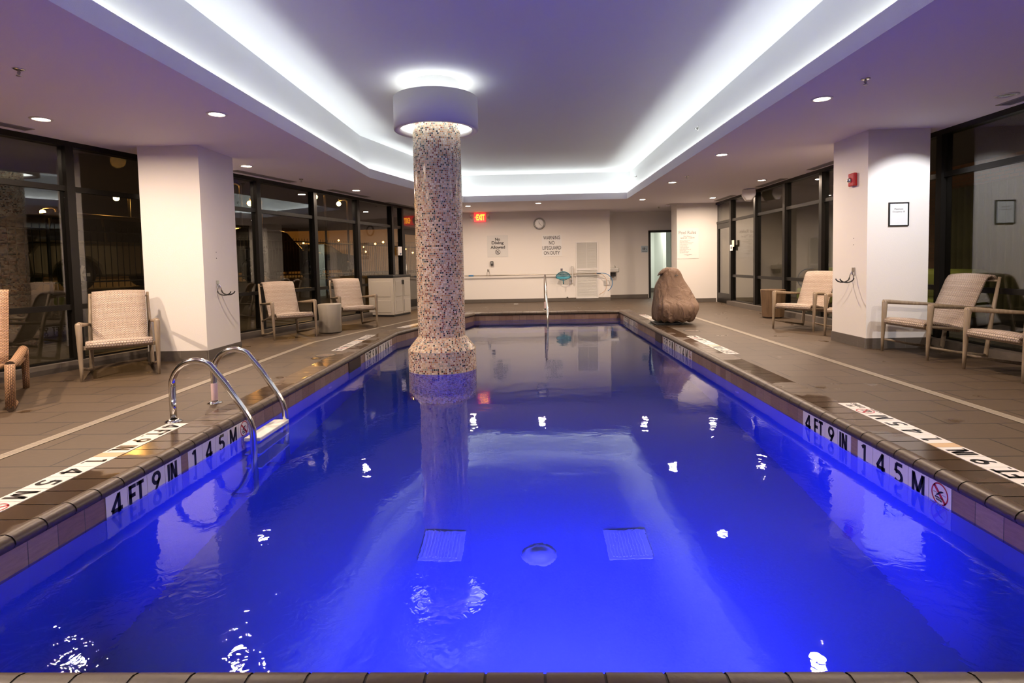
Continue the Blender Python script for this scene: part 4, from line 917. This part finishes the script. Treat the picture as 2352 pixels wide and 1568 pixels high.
for k, tx in enumerate(('WARNING', 'NO', 'LIFEGUARD', 'ON DUTY')): onto(s, 'lettering', text_bm(tx, 0.12, 0.001, fit=((0.48, 0.155, 0.53, 0.46)[k], 0.105)), F4, MINK, 0.0, (0.225, 0.08, -0.065, -0.21)[k])
# clock
ck = thing('wall_clock', 'round silver wall clock on the far wall', 'clock', (0.40, YB, 2.247))
F4 = frame_mat((0, 0, 0), (1, 0, 0), (0, 0, 1))
bm = newbm(); lathe(bm, [(0.125, 0.012), (0.135, 0.04), (0.150, 0.048), (0.165, 0.04), (0.17, 0.0), (0.0, 0.0), (0.0, 0.012)], n=48); bm.transform(F4); obj('rim', bm, simple('clock_rim', (0.28, 0.27, 0.26), 0.3, 0.9), ck)
bm = newbm(); lathe(bm, [(0, 0.014), (0.128, 0.014)], n=48); bm.transform(F4); obj('dial', bm, MSIGN, ck)
bm = newbm()
for k in range(12):
    a = 2*PI*k/12; b = text_bm(str(12 if k == 0 else k), 0.022, 0.0); b.transform(Matrix.Translation((0.104*math.sin(a), 0.104*math.cos(a), 0.0155)))
    me = bpy.data.meshes.new('t'); b.to_mesh(me); b.free(); bm.from_mesh(me); bpy.data.meshes.remove(me)
bm.transform(F4); obj('numerals', bm, MINK, ck)
for nm, ang_, ln, w_ in (('hour_hand', math.radians(-18), 0.065, 0.006), ('minute_hand', math.radians(137), 0.10, 0.004)):
    bm = newbm(); prism(bm, [(-w_, -0.02), (w_, -0.02), (w_*0.5, ln), (-w_*0.5, ln)], 0.017, 0.019); bm.transform(F4 @ Matrix.Rotation(-ang_, 4, 'Z')); obj(nm, bm, MBLACK, ck)
# exit sign with emergency lamp heads, hung from the soffit by the far wall
ex = thing('exit_sign', 'red glowing EXIT sign with two emergency lamp heads', 'exit sign', (-1.30, 15.98, 2.455))
MEX = simple('exit_housing', (0.62, 0.40, 0.40), 0.35, emis=(1.0, 0.02, 0.03), es=0.9); MEXL = simple('exit_letters', (1, 0.4, 0.05), 0.5, emis=(1.0, 0.42, 0.03), es=3.0)
bm = newbm(); box(bm, (-0.165, -0.03, -0.125), (0.165, 0.06, 0.125)); obj('housing', bm, MEX, ex, bevel=0.012)
bm = newbm(); box(bm, (-0.03, -0.01, 0.12), (0.03, 0.04, 0.145)); obj('canopy', bm, MWHITEP, ex)
bm = text_bm('EXIT', 0.17, 0.004, fit=(0.235, 0.165)); bm.transform(frame_mat((0.022, -0.032, 0.0), (1, 0, 0), (0, 0, 1))); obj('lettering', bm, MEXL, ex)
bm = newbm(); prism(bm, [(0.0, 0.0), (0.022, 0.026), (0.030, 0.020), (0.014, 0.0), (0.030, -0.020), (0.022, -0.026)], 0, 0.001); bm.transform(frame_mat((-0.145, -0.0315, 0.0), (1, 0, 0), (0, 0, 1))); obj('arrow', bm, MEXL, ex)
for xa in (-0.285, 0.16):
    bm = newbm(); box(bm, (xa, 0.0, -0.095), (xa+0.125, 0.06, 0.095)); obj('side_housing', bm, MWHITEP, ex, bevel=0.02)
for s_ in (-1, 1):
    bm = newbm(); lathe(bm, [(0, 0.05), (0.03, 0.05), (0.042, 0.035), (0.035, 0.0), (0, 0)], n=20); bm.transform(frame_mat((s_*0.235, 0.0, 0.0), (1, 0, 0), (0, 0, 1))); obj('lamp_head', bm, MSTEEL, ex)
# louvred access doors
lv = thing('louvred_door', 'white two-part louvred access door low on the far wall', 'louvred door', (1.745, YB, 0.89))
bm = newbm()
for a, b in (((-0.32, -0.811), (-0.285, 0.811)), ((0.285, -0.811), (0.32, 0.811)), ((-0.285, 0.78), (0.285, 0.811)), ((-0.285, -0.811), (0.285, -0.775)), ((-0.285, 0.0), (0.285, 0.05))): box(bm, (a[0], -0.025, a[1]), (b[0], 0.0, b[1]))
box(bm, (-0.006, -0.018, 0.05), (0.006, 0, 0.78)); obj('frame', bm, MWHITEP, lv)
for nm, z0, z1 in (('upper_louvre', 0.055, 0.775), ('lower_louvre', -0.77, -0.005)):
    bm = newbm(); z = z0
    while z < z1-0.02:
        quad(bm, [(-0.283, -0.004, z+0.03), (0.283, -0.004, z+0.03), (0.283, -0.020, z), (-0.283, -0.020, z)]); quad(bm, [(-0.283, -0.020, z), (0.283, -0.020, z), (0.283, -0.004, z+0.004), (-0.283, -0.004, z+0.004)]); z += 0.033
    box(bm, (-0.284, -0.003, z0), (0.284, -0.001, z1)); obj(nm, bm, simple('louvre_paint', (0.62, 0.61, 0.58), 0.5), lv)
# wall hooks for the pole (pair), on the far wall
def pole_hook(x, z, label):
    t = thing('pole_hook', label, 'wall hook', (x, YB, z), 0, 'chrome pole hooks')
    bm = newbm(); box(bm, (-0.03, -0.012, 0.0), (0.03, 0.0, 0.07)); obj('plate', bm, MCHROME, t, bevel=0.004)
    bm = newbm()
    for s_ in (-1, 1): tube(bm, [(s_*0.012, -0.01, 0.04), (s_*0.035, -0.03, -0.02), (s_*0.045, -0.06, -0.10), (s_*0.045, -0.11, -0.125), (s_*0.042, -0.14, -0.10)], 0.008, 8)
    obj('prong', bm, MCHROME, t)
pole_hook(-1.098, 0.90, 'chrome wall hook holding the left end of the long pole'); pole_hook(1.017, 0.88, 'chrome wall hook above the blue skimmer net')
# leaf skimmer pole with net
lp = thing('skimmer_net', 'long pool pole with blue leaf skimmer net along the far wall', 'pool net', (0, 15.95, 0))
bm = newbm(); tube(bm, [(-1.78, 0, 0.790), (2.12, 0, 0.785)], 0.016, 10); obj('pole', bm, simple('pole_aluminium', (0.62, 0.56, 0.48), 0.35, 0.7), lp)
bm = newbm(); tube(bm, [(-1.66, 0, 0.790), (-1.52, 0, 0.790)], 0.021, 10); obj('grip', bm, MBLUE, lp)
bm = newbm(); ring = [(1.045+0.205*math.cos(a), -0.10-0.04*math.sin(a), 0.735+0.105*math.sin(a)-0.02*math.cos(2*a)) for a in [2*PI*k/24 for k in range(24)]]
tube(bm, ring, 0.011, 8, closed=True); tube(bm, [(1.045, -0.10, 0.63), (1.05, -0.10, 0.50)], 0.014, 8); tube(bm, [(0.93, -0.09, 0.65), (1.045, -0.10, 0.60), (1.16, -0.09, 0.65)], 0.008, 8); obj('net_frame', bm, simple('net_frame_dark', (0.02, 0.16, 0.22), 0.4), lp)
def net_mat():
    m, nt, N, L, p = mat('net_mesh'); out = [x for x in N if x.type == 'OUTPUT_MATERIAL'][0]
    p.inputs['Base Color'].default_value = (0.03, 0.42, 0.58, 1); p.inputs['Roughness'].default_value = 0.6; t = N.new('ShaderNodeBsdfTransparent'); mx = N.new('ShaderNodeMixShader'); mx.inputs[0].default_value = 0.72
    L.new(t.outputs[0], mx.inputs[1]); L.new(p.outputs[0], mx.inputs[2]); L.new(mx.outputs[0], out.inputs[0]); return m
bm = newbm(); R0 = [bm.verts.new((v[0], v[1], v[2])) for v in ring]; R1 = [bm.verts.new((1.045+(v[0]-1.045)*0.6, v[1]+0.07, 0.745+(v[2]-0.735)*0.6+0.02)) for v in ring]
for k in range(24): bm.faces.new((R0[k], R0[(k+1) % 24], R1[(k+1) % 24], R1[k]))
bm.faces.new(R1); obj('net', bm, net_mat(), lp)
bm = newbm(); pts = [(2.10, 0, 0.79), (2.22, 0, 0.79), (2.34, 0, 0.74), (2.43, 0, 0.64), (2.46, 0, 0.52), (2.42, 0, 0.40), (2.33, 0, 0.32), (2.25, 0, 0.285)]
# body hook on the second pole
sh = thing('shepherds_crook', 'blue curved rescue hook at the right end of the long pole', 'rescue hook', (0, 15.88, 0))
pts = []
for k in range(15):
    a = PI/2-k*(PI*0.82)/14; pts.append((2.16+0.285*math.cos(a), 0, 0.52+0.275*math.sin(a)))
tube(bm, [(2.0, 0, 0.795)]+pts, 0.009, 8); obj('hook', bm, MBLUE, sh)
bm = newbm(); pts = [(1.95, 0.03, 0.785)]+[(2.06+0.235*math.cos(PI/2-k*PI*0.80/14), 0.03, 0.49+0.29*math.sin(PI/2-k*PI*0.80/14)) for k in range(15)]+[(2.08, 0.03, 0.19)]
tube(bm, pts, 0.006, 8); obj('rope', bm, MORANGE, sh)
# vertical grab bar bracket near the louvre
bm = newbm(); box(bm, (1.305, 15.93, 0.52), (1.335, YB, 1.02)); tag(obj('wall_bracket', bm, simple('pale_bracket', (0.62, 0.60, 0.58), 0.4), bevel=0.004), 'upright pale wall bracket left of the louvred door', 'bracket')
ph_ = thing('wall_switch', 'small black wall unit below the No Diving sign', 'switch box', (-0.985, YB, 1.135))
bm = newbm(); box(bm, (-0.04, -0.075, -0.065), (0.04, 0.0, 0.065)); obj('housing', bm, MDARK, ph_, bevel=0.012)
bm = newbm(); box(bm, (-0.022, -0.082, -0.02), (0.022, -0.074, 0.035)); obj('button', bm, MSTEEL, ph_, bevel=0.004)
ou = thing('outlet_cover', 'grey outlet cover plate at the right end of the far wall', 'outlet', (2.305, YB, 0.51))
bm = newbm(); box(bm, (-0.085, -0.02, -0.075), (0.085, 0.0, 0.075)); obj('plate', bm, simple('outlet_grey', (0.5, 0.49, 0.48), 0.4), ou, bevel=0.004)
bm = newbm(); box(bm, (0.0, -0.027, -0.05), (0.06, -0.019, 0.05)); obj('flap', bm, MWHITEP, ou, bevel=0.004)
bm = newbm(); lathe(bm, [(0, 0.04), (0.02, 0.04), (0.028, 0.0), (0, 0)], n=16); put(bm, BF(1.17, 0.125)); tag(obj('drain_spout', bm, MSTEEL), 'small round pipe stub low on the far wall', 'pipe')
bm = newbm(); box(bm, (-0.36, 15.28, 0.0), (-0.24, 15.34, 0.006)); tag(obj('paper_scrap', bm, MSIGN), 'small white scrap on the far deck below the wall', 'paper')
# drinking fountain in the nook
df = thing('drinking_fountain', 'stainless steel drinking fountain half hidden behind the far wall', 'drinking fountain', (2.56, 16.95, 0.80))
bm = newbm(); box(bm, (-0.20, -0.42, 0.0), (0.19, 0.0, 0.13)); obj('basin', bm, MSTEEL, df, bevel=0.02)
bm = newbm(); box(bm, (-0.02, -0.22, -0.13), (0.12, 0.0, 0.0)); obj('trap_cover', bm, MDARK, df, bevel=0.01)
bm = newbm(); tube(bm, [(0.09, -0.30, 0.13), (0.09, -0.30, 0.17), (0.07, -0.32, 0.19)], 0.01, 8); obj('spout', bm, MCHROME, df)
# restroom sign
F4 = frame_mat((3.585, 16.95, 1.475), (1, 0, 0), (0, 0, 1)); s = panel('restroom_sign', 0.20, 0.20, F4, simple('sign_blue_grey', (0.42, 0.52, 0.60), 0.4)); tag(s, 'small blue restroom sign left of the open doorway', 'sign')
bm = newbm()
for x in (-0.045, 0.0):
    prism(bm, [(x-0.012, 0.035), (x+0.012, 0.035), (x+0.014, -0.01), (x+0.006, -0.045), (x-0.006, -0.045), (x-0.014, -0.01)], 0, 0.0006); prism(bm, [(x+0.008*math.cos(k*PI/4), 0.048+0.008*math.sin(k*PI/4)) for k in range(8)], 0, 0.0006)
prism(bm, [(0.035, 0.03), (0.043, 0.03), (0.045, 0.0), (0.065, -0.02), (0.072, -0.045), (0.062, -0.045), (0.052, -0.02), (0.035, -0.01)], 0, 0.0006)
onto(s, 'symbol', bm, F4, MDARK, 0, 0.01); onto(s, 'lettering', text_bm('RESTROOM', 0.02, 0.001, fit=(0.14, 0.018)), F4, MINK, 0, -0.072)
# pool rules sign on the right pier (lettering readable, small print as short lines of words)
F4 = frame_mat((4.265, 14.8, 1.55), (1, 0, 0), (0, 0, 1)); s = panel('pool_rules_sign', 0.565, 0.79, F4, simple('rules_acrylic', (0.83, 0.81, 0.79), 0.3)); tag(s, 'tall clear sign headed Pool Rules on the right far wall', 'sign')
onto(s, 'lettering', text_bm('Pool Rules', 0.11, 0.0, fit=(0.45, 0.085)), F4, MINKG, -0.01, 0.29)
onto(s, 'lettering', text_bm('Pool Hours', 0.05, 0.0, fit=(0.20, 0.035)), F4, MINKG, -0.01, 0.19); onto(s, 'lettering', text_bm('06:00 AM - 11:00 PM', 0.05, 0.0, fit=(0.36, 0.034)), F4, MINKG, -0.01, 0.145)
rules = ['Warning - no lifeguard on duty', 'Shower before entering', 'Children must be supervised at all times', 'No glass containers in the pool area', 'or on surrounding deck', 'No diving or running', 'No persons with infections', 'or open wounds allowed', 'No pets allowed in the pool area', 'No food or drinks', 'Please use ladder and steps', 'when entering or leaving']
for k, tx in enumerate(rules):
    b = text_bm(tx, 0.022, 0.0, align='LEFT'); onto(s, 'lettering', b, F4, MINKG, -0.215, 0.08-k*0.029)
onto(s, 'lettering', text_bm('In case of an emergency\ndial 911', 0.022, 0.0), F4, MINKG, 0.0, -0.30)

# --- right column: alarm, sign, hook
al = thing('fire_alarm', 'red fire alarm strobe on the right white column', 'fire alarm', (4.07, 7.03, 2.055))
bm = newbm(); box(bm, (-0.045, -0.065, -0.08), (0.0, 0.065, 0.08)); obj('housing', bm, MREDP, al, bevel=0.012)
bm = newbm(); lathe(bm, [(0, 0.035), (0.018, 0.03), (0.03, 0.012), (0.032, 0.0)], n=16); bm.transform(frame_mat((-0.045, 0.02, -0.005), (0, -1, 0), (0, 0, 1))); obj('strobe', bm, MCHROME, al)
F4 = frame_mat((4.43, 6.76, 1.60), (1, 0, 0), (0, 0, 1))
oc = thing('occupancy_sign', 'black framed notice reading Maximum Occupancy 33 on the column', 'sign', (0, 0, 0))
bm = newbm()
for a, b in (((-0.117, -0.14), (-0.105, 0.14)), ((0.105, -0.14), (0.117, 0.14)), ((-0.105, 0.128), (0.105, 0.14)), ((-0.105, -0.14), (0.105, -0.128))): box(bm, (a[0], a[1], 0), (b[0], b[1], 0.016))
bm.transform(F4); obj('frame', bm, MBLACK, oc)
bm = newbm(); box(bm, (-0.105, -0.128, 0.0), (0.105, 0.128, 0.008)); bm.transform(F4); obj('sheet', bm, simple('notice_sheet', (0.80, 0.84, 0.86), 0.08), oc)
for k, tx in enumerate(('Maximum', 'Occupancy: 33')):
    b = text_bm(tx, 0.028, 0.0, fit=((0.10, 0.145)[k], 0.021)); b.transform(F4 @ Matrix.Translation((0, (0.062, 0.028)[k], 0.0085))); obj('lettering', b, MINKG, oc)
def bike_hook(x, y, z, s, label):
    """plate on a column side face, two rubber-coated arms reaching along -y"""
    t = thing('rope_hook', label, 'wall hook', (x, y, z), 0, 'black rubber hooks on the columns')
    bm = newbm(); box(bm, (min(0, s*0.012), -0.03, -0.01), (max(0, s*0.012), 0.03, 0.085)); obj('plate', bm, MCHROME, t, bevel=0.003)
    for yy in (-0.02, 0.02):
        bm = newbm(); tube(bm, [(s*0.012, yy, 0.04), (s*0.022, yy*1.8, 0.0), (s*0.028, yy*2.4, -0.045)], 0.006, 8); a_ = obj('bracket', bm, MCHROME, t)
        bm = newbm(); P_ = []
        for k in range(9): a = PI*(1.0+0.95*k/8); P_.append((s*(0.028+0.085+0.085*math.cos(a)), yy*2.4, -0.045+0.055*math.sin(a)))
        tube(bm, P_, 0.008, 8); obj('arm', bm, MBLACK, t)
bike_hook(-3.905, 6.92, 0.885, 1, 'black rubber double hook on the left white column'); bike_hook(4.07, 7.02, 0.89, -1, 'black rubber double hook on the right white column')
for x, y, zs in ((-3.905, 6.93, (1.326, 1.25)), (4.07, 7.03, (1.335, 1.255))):
    for z in zs:
        bm = newbm(); lathe(bm, [(0, 0.004), (0.006, 0.002), (0.006, 0)], n=10); put(bm, frame_mat((x, y, z), (0, 1 if x < 0 else -1, 0), (0, 0, 1))); o = obj('screw_plug', bm, MDARK); tag(o, ('dark screw plug, %s of two on the %s white column' % ('upper' if z > 1.3 else 'lower', 'left' if x < 0 else 'right')), 'screw', 'screw plugs on the columns')
# emergency light on the right wall and a small one at the pier
el = thing('emergency_light', 'white angular emergency light unit above the right windows', 'emergency light', (4.80, 12.15, 2.48))
bm = newbm(); prism(bm, [(-0.13, 0.10), (0.13, 0.12), (0.14, -0.02), (0.05, -0.13), (-0.06, -0.12), (-0.14, 0.0)], -0.16, 0.16); bm.transform(frame_mat((0, 0, 0), (1, -0.35, 0), (0, 0, 1))); obj('housing', bm, MWHITEP, el, bevel=0.02)
bm = newbm(); box(bm, (-0.04, -0.05, 0.08), (0.04, 0.05, 0.12)); obj('bracket', bm, MDARK, el)
el = thing('pipe_sensor', 'small white ceiling device by the corner of the rules wall', 'ceiling device', (3.80, 15.0, ZC))
bm = newbm(); lathe(bm, [(0, -0.05), (0.03, -0.05), (0.05, -0.02), (0.055, 0)], n=20); obj('dome', bm, MWHITEP, el, smooth=True)
bm = newbm(); box(bm, (-0.03, -0.24, -0.03), (0.28, -0.17, 0)); obj('conduit', bm, MWHITEP, el, bevel=0.01)
# stickers on glass
t = frame_mat((wallx(13.62)+WNRM.x*0.075, 13.62+WNRM.y*0.075, 1.48), (-WDIR.x*-1, -WDIR.y*-1, 0), (0, 0, 1))
s = panel('door_notice', 0.20, 0.21, t, MSIGN, 0.003); tag(s, 'white EXIT notice on the mullion beside the far left door', 'notice')
onto(s, 'lettering', text_bm('EXIT', 0.05, 0.004, fit=(0.09, 0.045)), t, simple('ink_blue', (0.03, 0.06, 0.16), 0.4), 0.03, -0.07, 0.004)
t = frame_mat((4.985, 13.66, 1.39), (0, -1, 0), (0, 0, 1)); s = panel('door_notice', 0.17, 0.14, t, MSIGN, 0.004); tag(s, 'small white card on the mullion beside the right glass door', 'notice')
t2 = frame_mat((4.985, 13.55, 1.49), (0, -1, 0), (0, 0, 1)); s = panel('door_notice', 0.15, 0.16, t2, simple('cream_card', (0.68, 0.66, 0.48), 0.5), 0.003); tag(s, 'cream card taped above the small white card by the door', 'notice')
bm = newbm(); prism(bm, [(-0.04, -0.03), (0.04, -0.03), (0.04, 0.03), (-0.04, 0.03)], 0, 0.001)
o = onto(bpy.data.objects['door_notice.001'], 'printed_panel', bm, t, MDARK, 0, 0, 0.005)
#@@OUT
# ================================================================== OUTSIDE LEFT (car park beyond a fence)
MASPH = simple('asphalt', (0.05, 0.045, 0.04), 0.8); MGRAVEL = simple('planting_bed', (0.09, 0.07, 0.045), 0.9, bump=1.0, bscale=8)
OFF = -4.5
def ow(y, off, z): p = lw(y, off); return (p[0], p[1], z)
bm = newbm(); quad(bm, [ow(-6, -0.1, -0.02), ow(30, -0.1, -0.02), ow(30, -2.6, 0.05), ow(-6, -2.6, 0.05)]); quad(bm, [ow(-6, -2.6, 0.05), ow(30, -2.6, 0.05), ow(30, OFF, 0.72), ow(-6, OFF, 0.72)])
g = struct(obj('ground_planting', bm, MGRAVEL))
bm = newbm(); quad(bm, [ow(-6, OFF, 0.72), ow(90, OFF, 0.72), ow(90, -80, 0.72), ow(-6, -80, 0.72)]); struct(obj('ground_car_park', bm, MASPH))
fn = thing('picket_fence', 'black metal picket fence beyond the left windows', 'fence', (0, 0, 0))
bm = newbm(); 
for z in (0.92, 1.92): 
    a, b = ow(4, OFF, z), ow(26, OFF, z); tube(bm, [a, b], 0.02, 6)
obj('rail', bm, MBLACK, fn)
bm = newbm(); y = 4.0
while y < 26: 
    a = ow(y, OFF, 0.8); tube(bm, [a, (a[0], a[1], 2.02)], 0.009, 4); y += 0.125
o = obj('picket', bm, MBLACK, fn); o['kind'] = 'stuff'
for k in range(10):
    a = ow(4+k*2.44, OFF, 0.7); bm = newbm(); tube(bm, [a, (a[0], a[1], 2.12)], 0.03, 6); obj('post', bm, MBLACK, fn)
def make_car(name, label, x, y, rz, paint, suv=True):
    t = thing(name, label, 'car', (x, y, 0.72), rz, 'cars parked beyond the fence')
    h = 1.65 if suv else 1.42
    body = [(-2.25, 0.35), (-2.3, 0.75), (-2.15, 0.98), (-0.9, 1.02), (1.0, 1.02), (2.05, 0.92), (2.25, 0.70), (2.25, 0.35), (1.9, 0.30), (1.80, 0.52), (1.62, 0.66), (1.38, 0.70), (1.14, 0.66), (0.97, 0.52), (0.90, 0.28), (-0.90, 0.28), (-0.97, 0.52), (-1.14, 0.66), (-1.38, 0.70), (-1.62, 0.66), (-1.80, 0.52), (-1.9, 0.30)]
    cabin = [(-2.12, 1.0), (-1.85, h-0.08), (-1.5, h), (0.1, h), (0.45, h-0.06), (1.15, 1.0)] if suv else [(-1.75, 0.98), (-1.05, h-0.04), (-0.7, h), (0.1, h), (0.45, h-0.05), (1.25, 0.98)]
    Fc = frame_mat((0, 0, 0), (1, 0, 0), (0, 0, 1))
    bm = newbm(); prism(bm, body, -0.88, 0.88, Fc); obj('body', bm, paint, t, bevel=0.06)
    bm = newbm(); fs = prism(bm, cabin, -0.78, 0.78, Fc)
    for v in bm.verts:
        if v.co.z > 1.2: v.co.y *= 0.86
    obj('cabin', bm, paint, t, bevel=0.05)
    for s_ in (-1, 1):
        bm = newbm(); wp = [(-1.9, 1.05), (-1.72, h-0.14), (-0.75, h-0.10), (-0.75, 1.05)] if suv else [(-1.45, 1.02), (-0.95, h-0.12), (-0.45, h-0.08), (-0.45, 1.02)]
        for pp in (wp, [(-0.68 if suv else -0.38, 1.05), (-0.68 if suv else -0.38, h-0.10), (0.3, h-0.12), (0.92, 1.05)]): prism(bm, pp, 0, 0.012, Fc @ Matrix.Translation((0, 0, s_*0.785)))
        for v in bm.verts:
            if v.co.z > 1.2: v.co.y *= 0.88
        obj('side_window', bm, MDARK, t)
        for wx in (-1.38, 1.38):
            bm = newbm(); lathe(bm, [(0.0, 0.07), (0.2, 0.09), (0.22, 0.10), (0.33, 0.09), (0.34, 0.0), (0.33, -0.09), (0, -0.09)], n=28); bm.transform(Matrix.Translation((wx, s_*0.80, 0.34)) @ Matrix.Rotation(-s_*PI/2, 4, 'X')); wo = obj('wheel', bm, MBLACK, t)
            bm = newbm()
            for k in range(5): prism(bm, [(0.03*math.cos(q), 0.03*math.sin(q)) for q in (0, 2, 4)], 0.10, 0.101); prism(bm, [(0.2*math.cos(2*PI*k/5-0.18), 0.2*math.sin(2*PI*k/5-0.18)), (0.2*math.cos(2*PI*k/5+0.18), 0.2*math.sin(2*PI*k/5+0.18)), (0.03*math.cos(2*PI*k/5+0.9), 0.03*math.sin(2*PI*k/5+0.9)), (0.03*math.cos(2*PI*k/5-0.9), 0.03*math.sin(2*PI*k/5-0.9))], 0.094, 0.104)
            bm.transform(Matrix.Translation((wx, s_*0.80, 0.34)) @ Matrix.Rotation(-s_*PI/2, 4, 'X')); obj('rim', bm, MSTEEL, wo)
    return t
make_car('car', 'pale car with a dark front wheel seen beyond the near left windows', -9.75, 12.9, PI/2-0.2776, simple('car_paint_tan', (0.30, 0.25, 0.16), 0.3, 0.5))
make_car('car', 'dark car behind the fence seen just past the left column', -8.75, 18.3, PI/2-0.2776, simple('car_paint_black', (0.03, 0.03, 0.032), 0.25))
make_car('car', 'dark car behind the fence left of the reflected clock', -9.3, 24.0, PI/2-0.2776, simple('car_paint_grey', (0.06, 0.06, 0.065), 0.25), False)
MBULB = simple('sodium_lamp', (1, 0.7, 0.3), 0.5, emis=(1.0, 0.42, 0.08), es=160.0)
def ray(px, py, d):
    """world point at forward distance y=d for a photo pixel (used once to survey the lamps)"""
    v = _a*((px-1176)/F)-_b*((py-784-SHY)/F)+_fw; k = d/v.y; return Vector((0, 0, CH))+v*k
for px, py, d, r_, lab in ((521, 433, 22, 0.12, 'amber street lamp just right of the left column'), (574, 467, 26, 0.12, 'amber street lamp at the first left transom'), (724, 452, 28, 0.12, 'amber street lamp by the third left mullion'),
                       (778, 468, 30, 0.12, 'amber street lamp in the fourth left transom pane'), (637, 548, 32, 0.11, 'amber street lamp low behind the fence'), (98, 487, 26, 0.12, 'amber street lamp at the far left edge'), (267, 455, 26, 0.13, 'amber street lamp left of the left column')):
    p = ray(px, py, d); t = thing('street_lamp', lab, 'street lamp', (p.x, p.y, 0.72), 0, 'amber street lamps in the car park')
    bm = newbm(); h = p.z-0.72; tube(bm, [(0.35, 0.35, 0), (0.35, 0.35, h+0.15), (0.25, 0.25, h+0.25), (0, 0, h+0.2)], 0.06, 8); obj('pole', bm, MBLACK, t)
    bm = newbm(); bmesh.ops.create_icosphere(bm, subdivisions=2, radius=r_, matrix=Matrix.Translation((0, 0, h))); obj('lamp', bm, MBULB, t, smooth=True)
rnd = random.Random(11)
MFAR = simple('distant_amber', (1, 0.6, 0.2), 0.5, emis=(1.0, 0.45, 0.12), es=14.0)
for k, (px, py) in enumerate(((33, 570), (64, 576), (86, 580), (92, 580), (122, 575), (118, 591), (64, 640), (190, 590), (200, 591), (228, 594), (66, 553), (300, 583), (560, 575), (697, 558), (778, 552), (835, 567), (862, 560), (880, 556), (840, 578), (948, 580), (932, 572))):
    p = ray(px, py, 34); o = thing('distant_light', 'x', 'distant light', (p.x, p.y, 0.72)); bm = newbm(); bmesh.ops.create_icosphere(bm, subdivisions=1, radius=rnd.uniform(0.04, 0.07), matrix=Matrix.Translation((0, 0, p.z-0.72))); obj('lamp', bm, MFAR, o); bm = newbm(); tube(bm, [(0, 0, 0), (0, 0, p.z-0.72)], 0.015, 4); obj('pole', bm, MBLACK, o); tag(o, 'tiny amber light in the night beyond the left windows', 'distant light', 'tiny distant lights in the night')
bm = newbm(); box(bm, (-38, 42, 0.7), (-2, 43, 3.6)); box(bm, (-38, 41.6, 2.9), (-2, 42, 3.9)); bo = obj('parking_building', bm, simple('garage_wall', (0.55, 0.42, 0.25), 0.8)); tag(bo, 'long low amber-lit building beyond the car park', 'building')
for (x, y, z, e) in ((-12, 30, 5.5, 420), (-20, 30, 5.0, 320), (-6, 29, 5, 260), (-12.5, 17, 4.5, 130)):
    l = bpy.data.lights.new('street_glow', 'POINT'); l.energy = e; l.color = (1.0, 0.48, 0.12); l.shadow_soft_size = 0.2; o = bpy.data.objects.new('street_glow', l); C.objects.link(o); o.location = (x, y, z)
# ================================================================== OUTSIDE RIGHT (lounge beyond the glass)
bm = newbm(); quad(bm, [(5.2, -3, -0.01), (12, -3, -0.01), (12, 20, -0.01), (5.2, 20, -0.01)]); struct(obj('ground_lounge', bm, MASPH))
MBRICK = brick_mat('brown_brick', (0.16, 0.07, 0.035), (0.20, 0.09, 0.045), (0.10, 0.08, 0.06), 0.22, 0.075, 0.008, 0.5, 0.8, coord='UV')
bm = newbm(); box(bm, (9.2, -3, 0), (9.5, 20, 3.0)); struct(obj('wall_brick', bm, MBRICK))
bm = newbm(); box(bm, (5.2, 14.9, 0), (9.2, 15.1, 3.0)); struct(obj('wall_lounge', bm, simple('lounge_wall', (0.35, 0.30, 0.24), 0.8)))
MGREEN = simple('green_upholstery', (0.17, 0.21, 0.02), 0.8)
for k in range(3):
    y0 = 8.5+k*1.55; t = thing('green_bench', 'lime green cushioned bench seen through the right windows, %s' % ('nearest', 'second', 'third', 'farthest')[k], 'bench', (6.6, y0+0.75, 0), 0, 'green benches beyond the right windows')
    bm = newbm(); box(bm, (-0.35, -0.72, 0.15), (0.35, 0.72, 0.42)); obj('seat', bm, MGREEN, t, bevel=0.05)
    bm = newbm(); box(bm, (0.12, -0.74, 0.40), (0.38, 0.74, 0.88)); obj('backrest', bm, MGREEN, t, bevel=0.09)
    bm = newbm(); box(bm, (-0.33, -0.70, 0.0), (0.33, 0.70, 0.15)); obj('plinth', bm, MBLACK, t)
def curtain(x, y0, y1, m, lab, nm='curtain'):
    bm = newbm(); uvl = bm.loops.layers.uv.active; n_ = int((y1-y0)/0.03); prev = None
    for k in range(n_+1):
        y = y0+(y1-y0)*k/n_; xx = x+0.04*math.sin(y*38)+0.015*math.sin(y*91); a, b = bm.verts.new((xx, y, 0.02)), bm.verts.new((xx, y, 2.5))
        if prev: f = bm.faces.new((prev[0], a, b, prev[1])); f.smooth = True
        prev = (a, b)
    o = obj(nm, bm, m); tag(o, lab, 'curtain', 'curtains beyond the right windows'); so = o.modifiers.new('solid', 'SOLIDIFY'); so.thickness = 0.006
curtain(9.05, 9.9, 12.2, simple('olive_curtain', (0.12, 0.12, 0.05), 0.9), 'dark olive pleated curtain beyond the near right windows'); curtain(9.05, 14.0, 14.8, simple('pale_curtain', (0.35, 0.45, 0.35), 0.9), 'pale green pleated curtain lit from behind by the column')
MWIN = simple('lit_window', (0.6, 0.8, 0.7), 0.5, emis=(0.55, 0.9, 0.75), es=1.3)
for y, w_ in ((14.25, 0.10), (14.62, 0.05)):
    bm = newbm(); box(bm, (9.0, y, 0.85), (9.02, y+w_, 1.9)); o = obj('window_40', bm, MWIN); struct(o)
l = bpy.data.lights.new('lounge_light', 'AREA'); l.size = 2; l.size_y = 6; l.shape = 'RECTANGLE'; l.energy = 5; l.color = (1.0, 0.85, 0.6); o = bpy.data.objects.new('lounge_light', l); C.objects.link(o); o.location = (7.4, 11, 2.9)
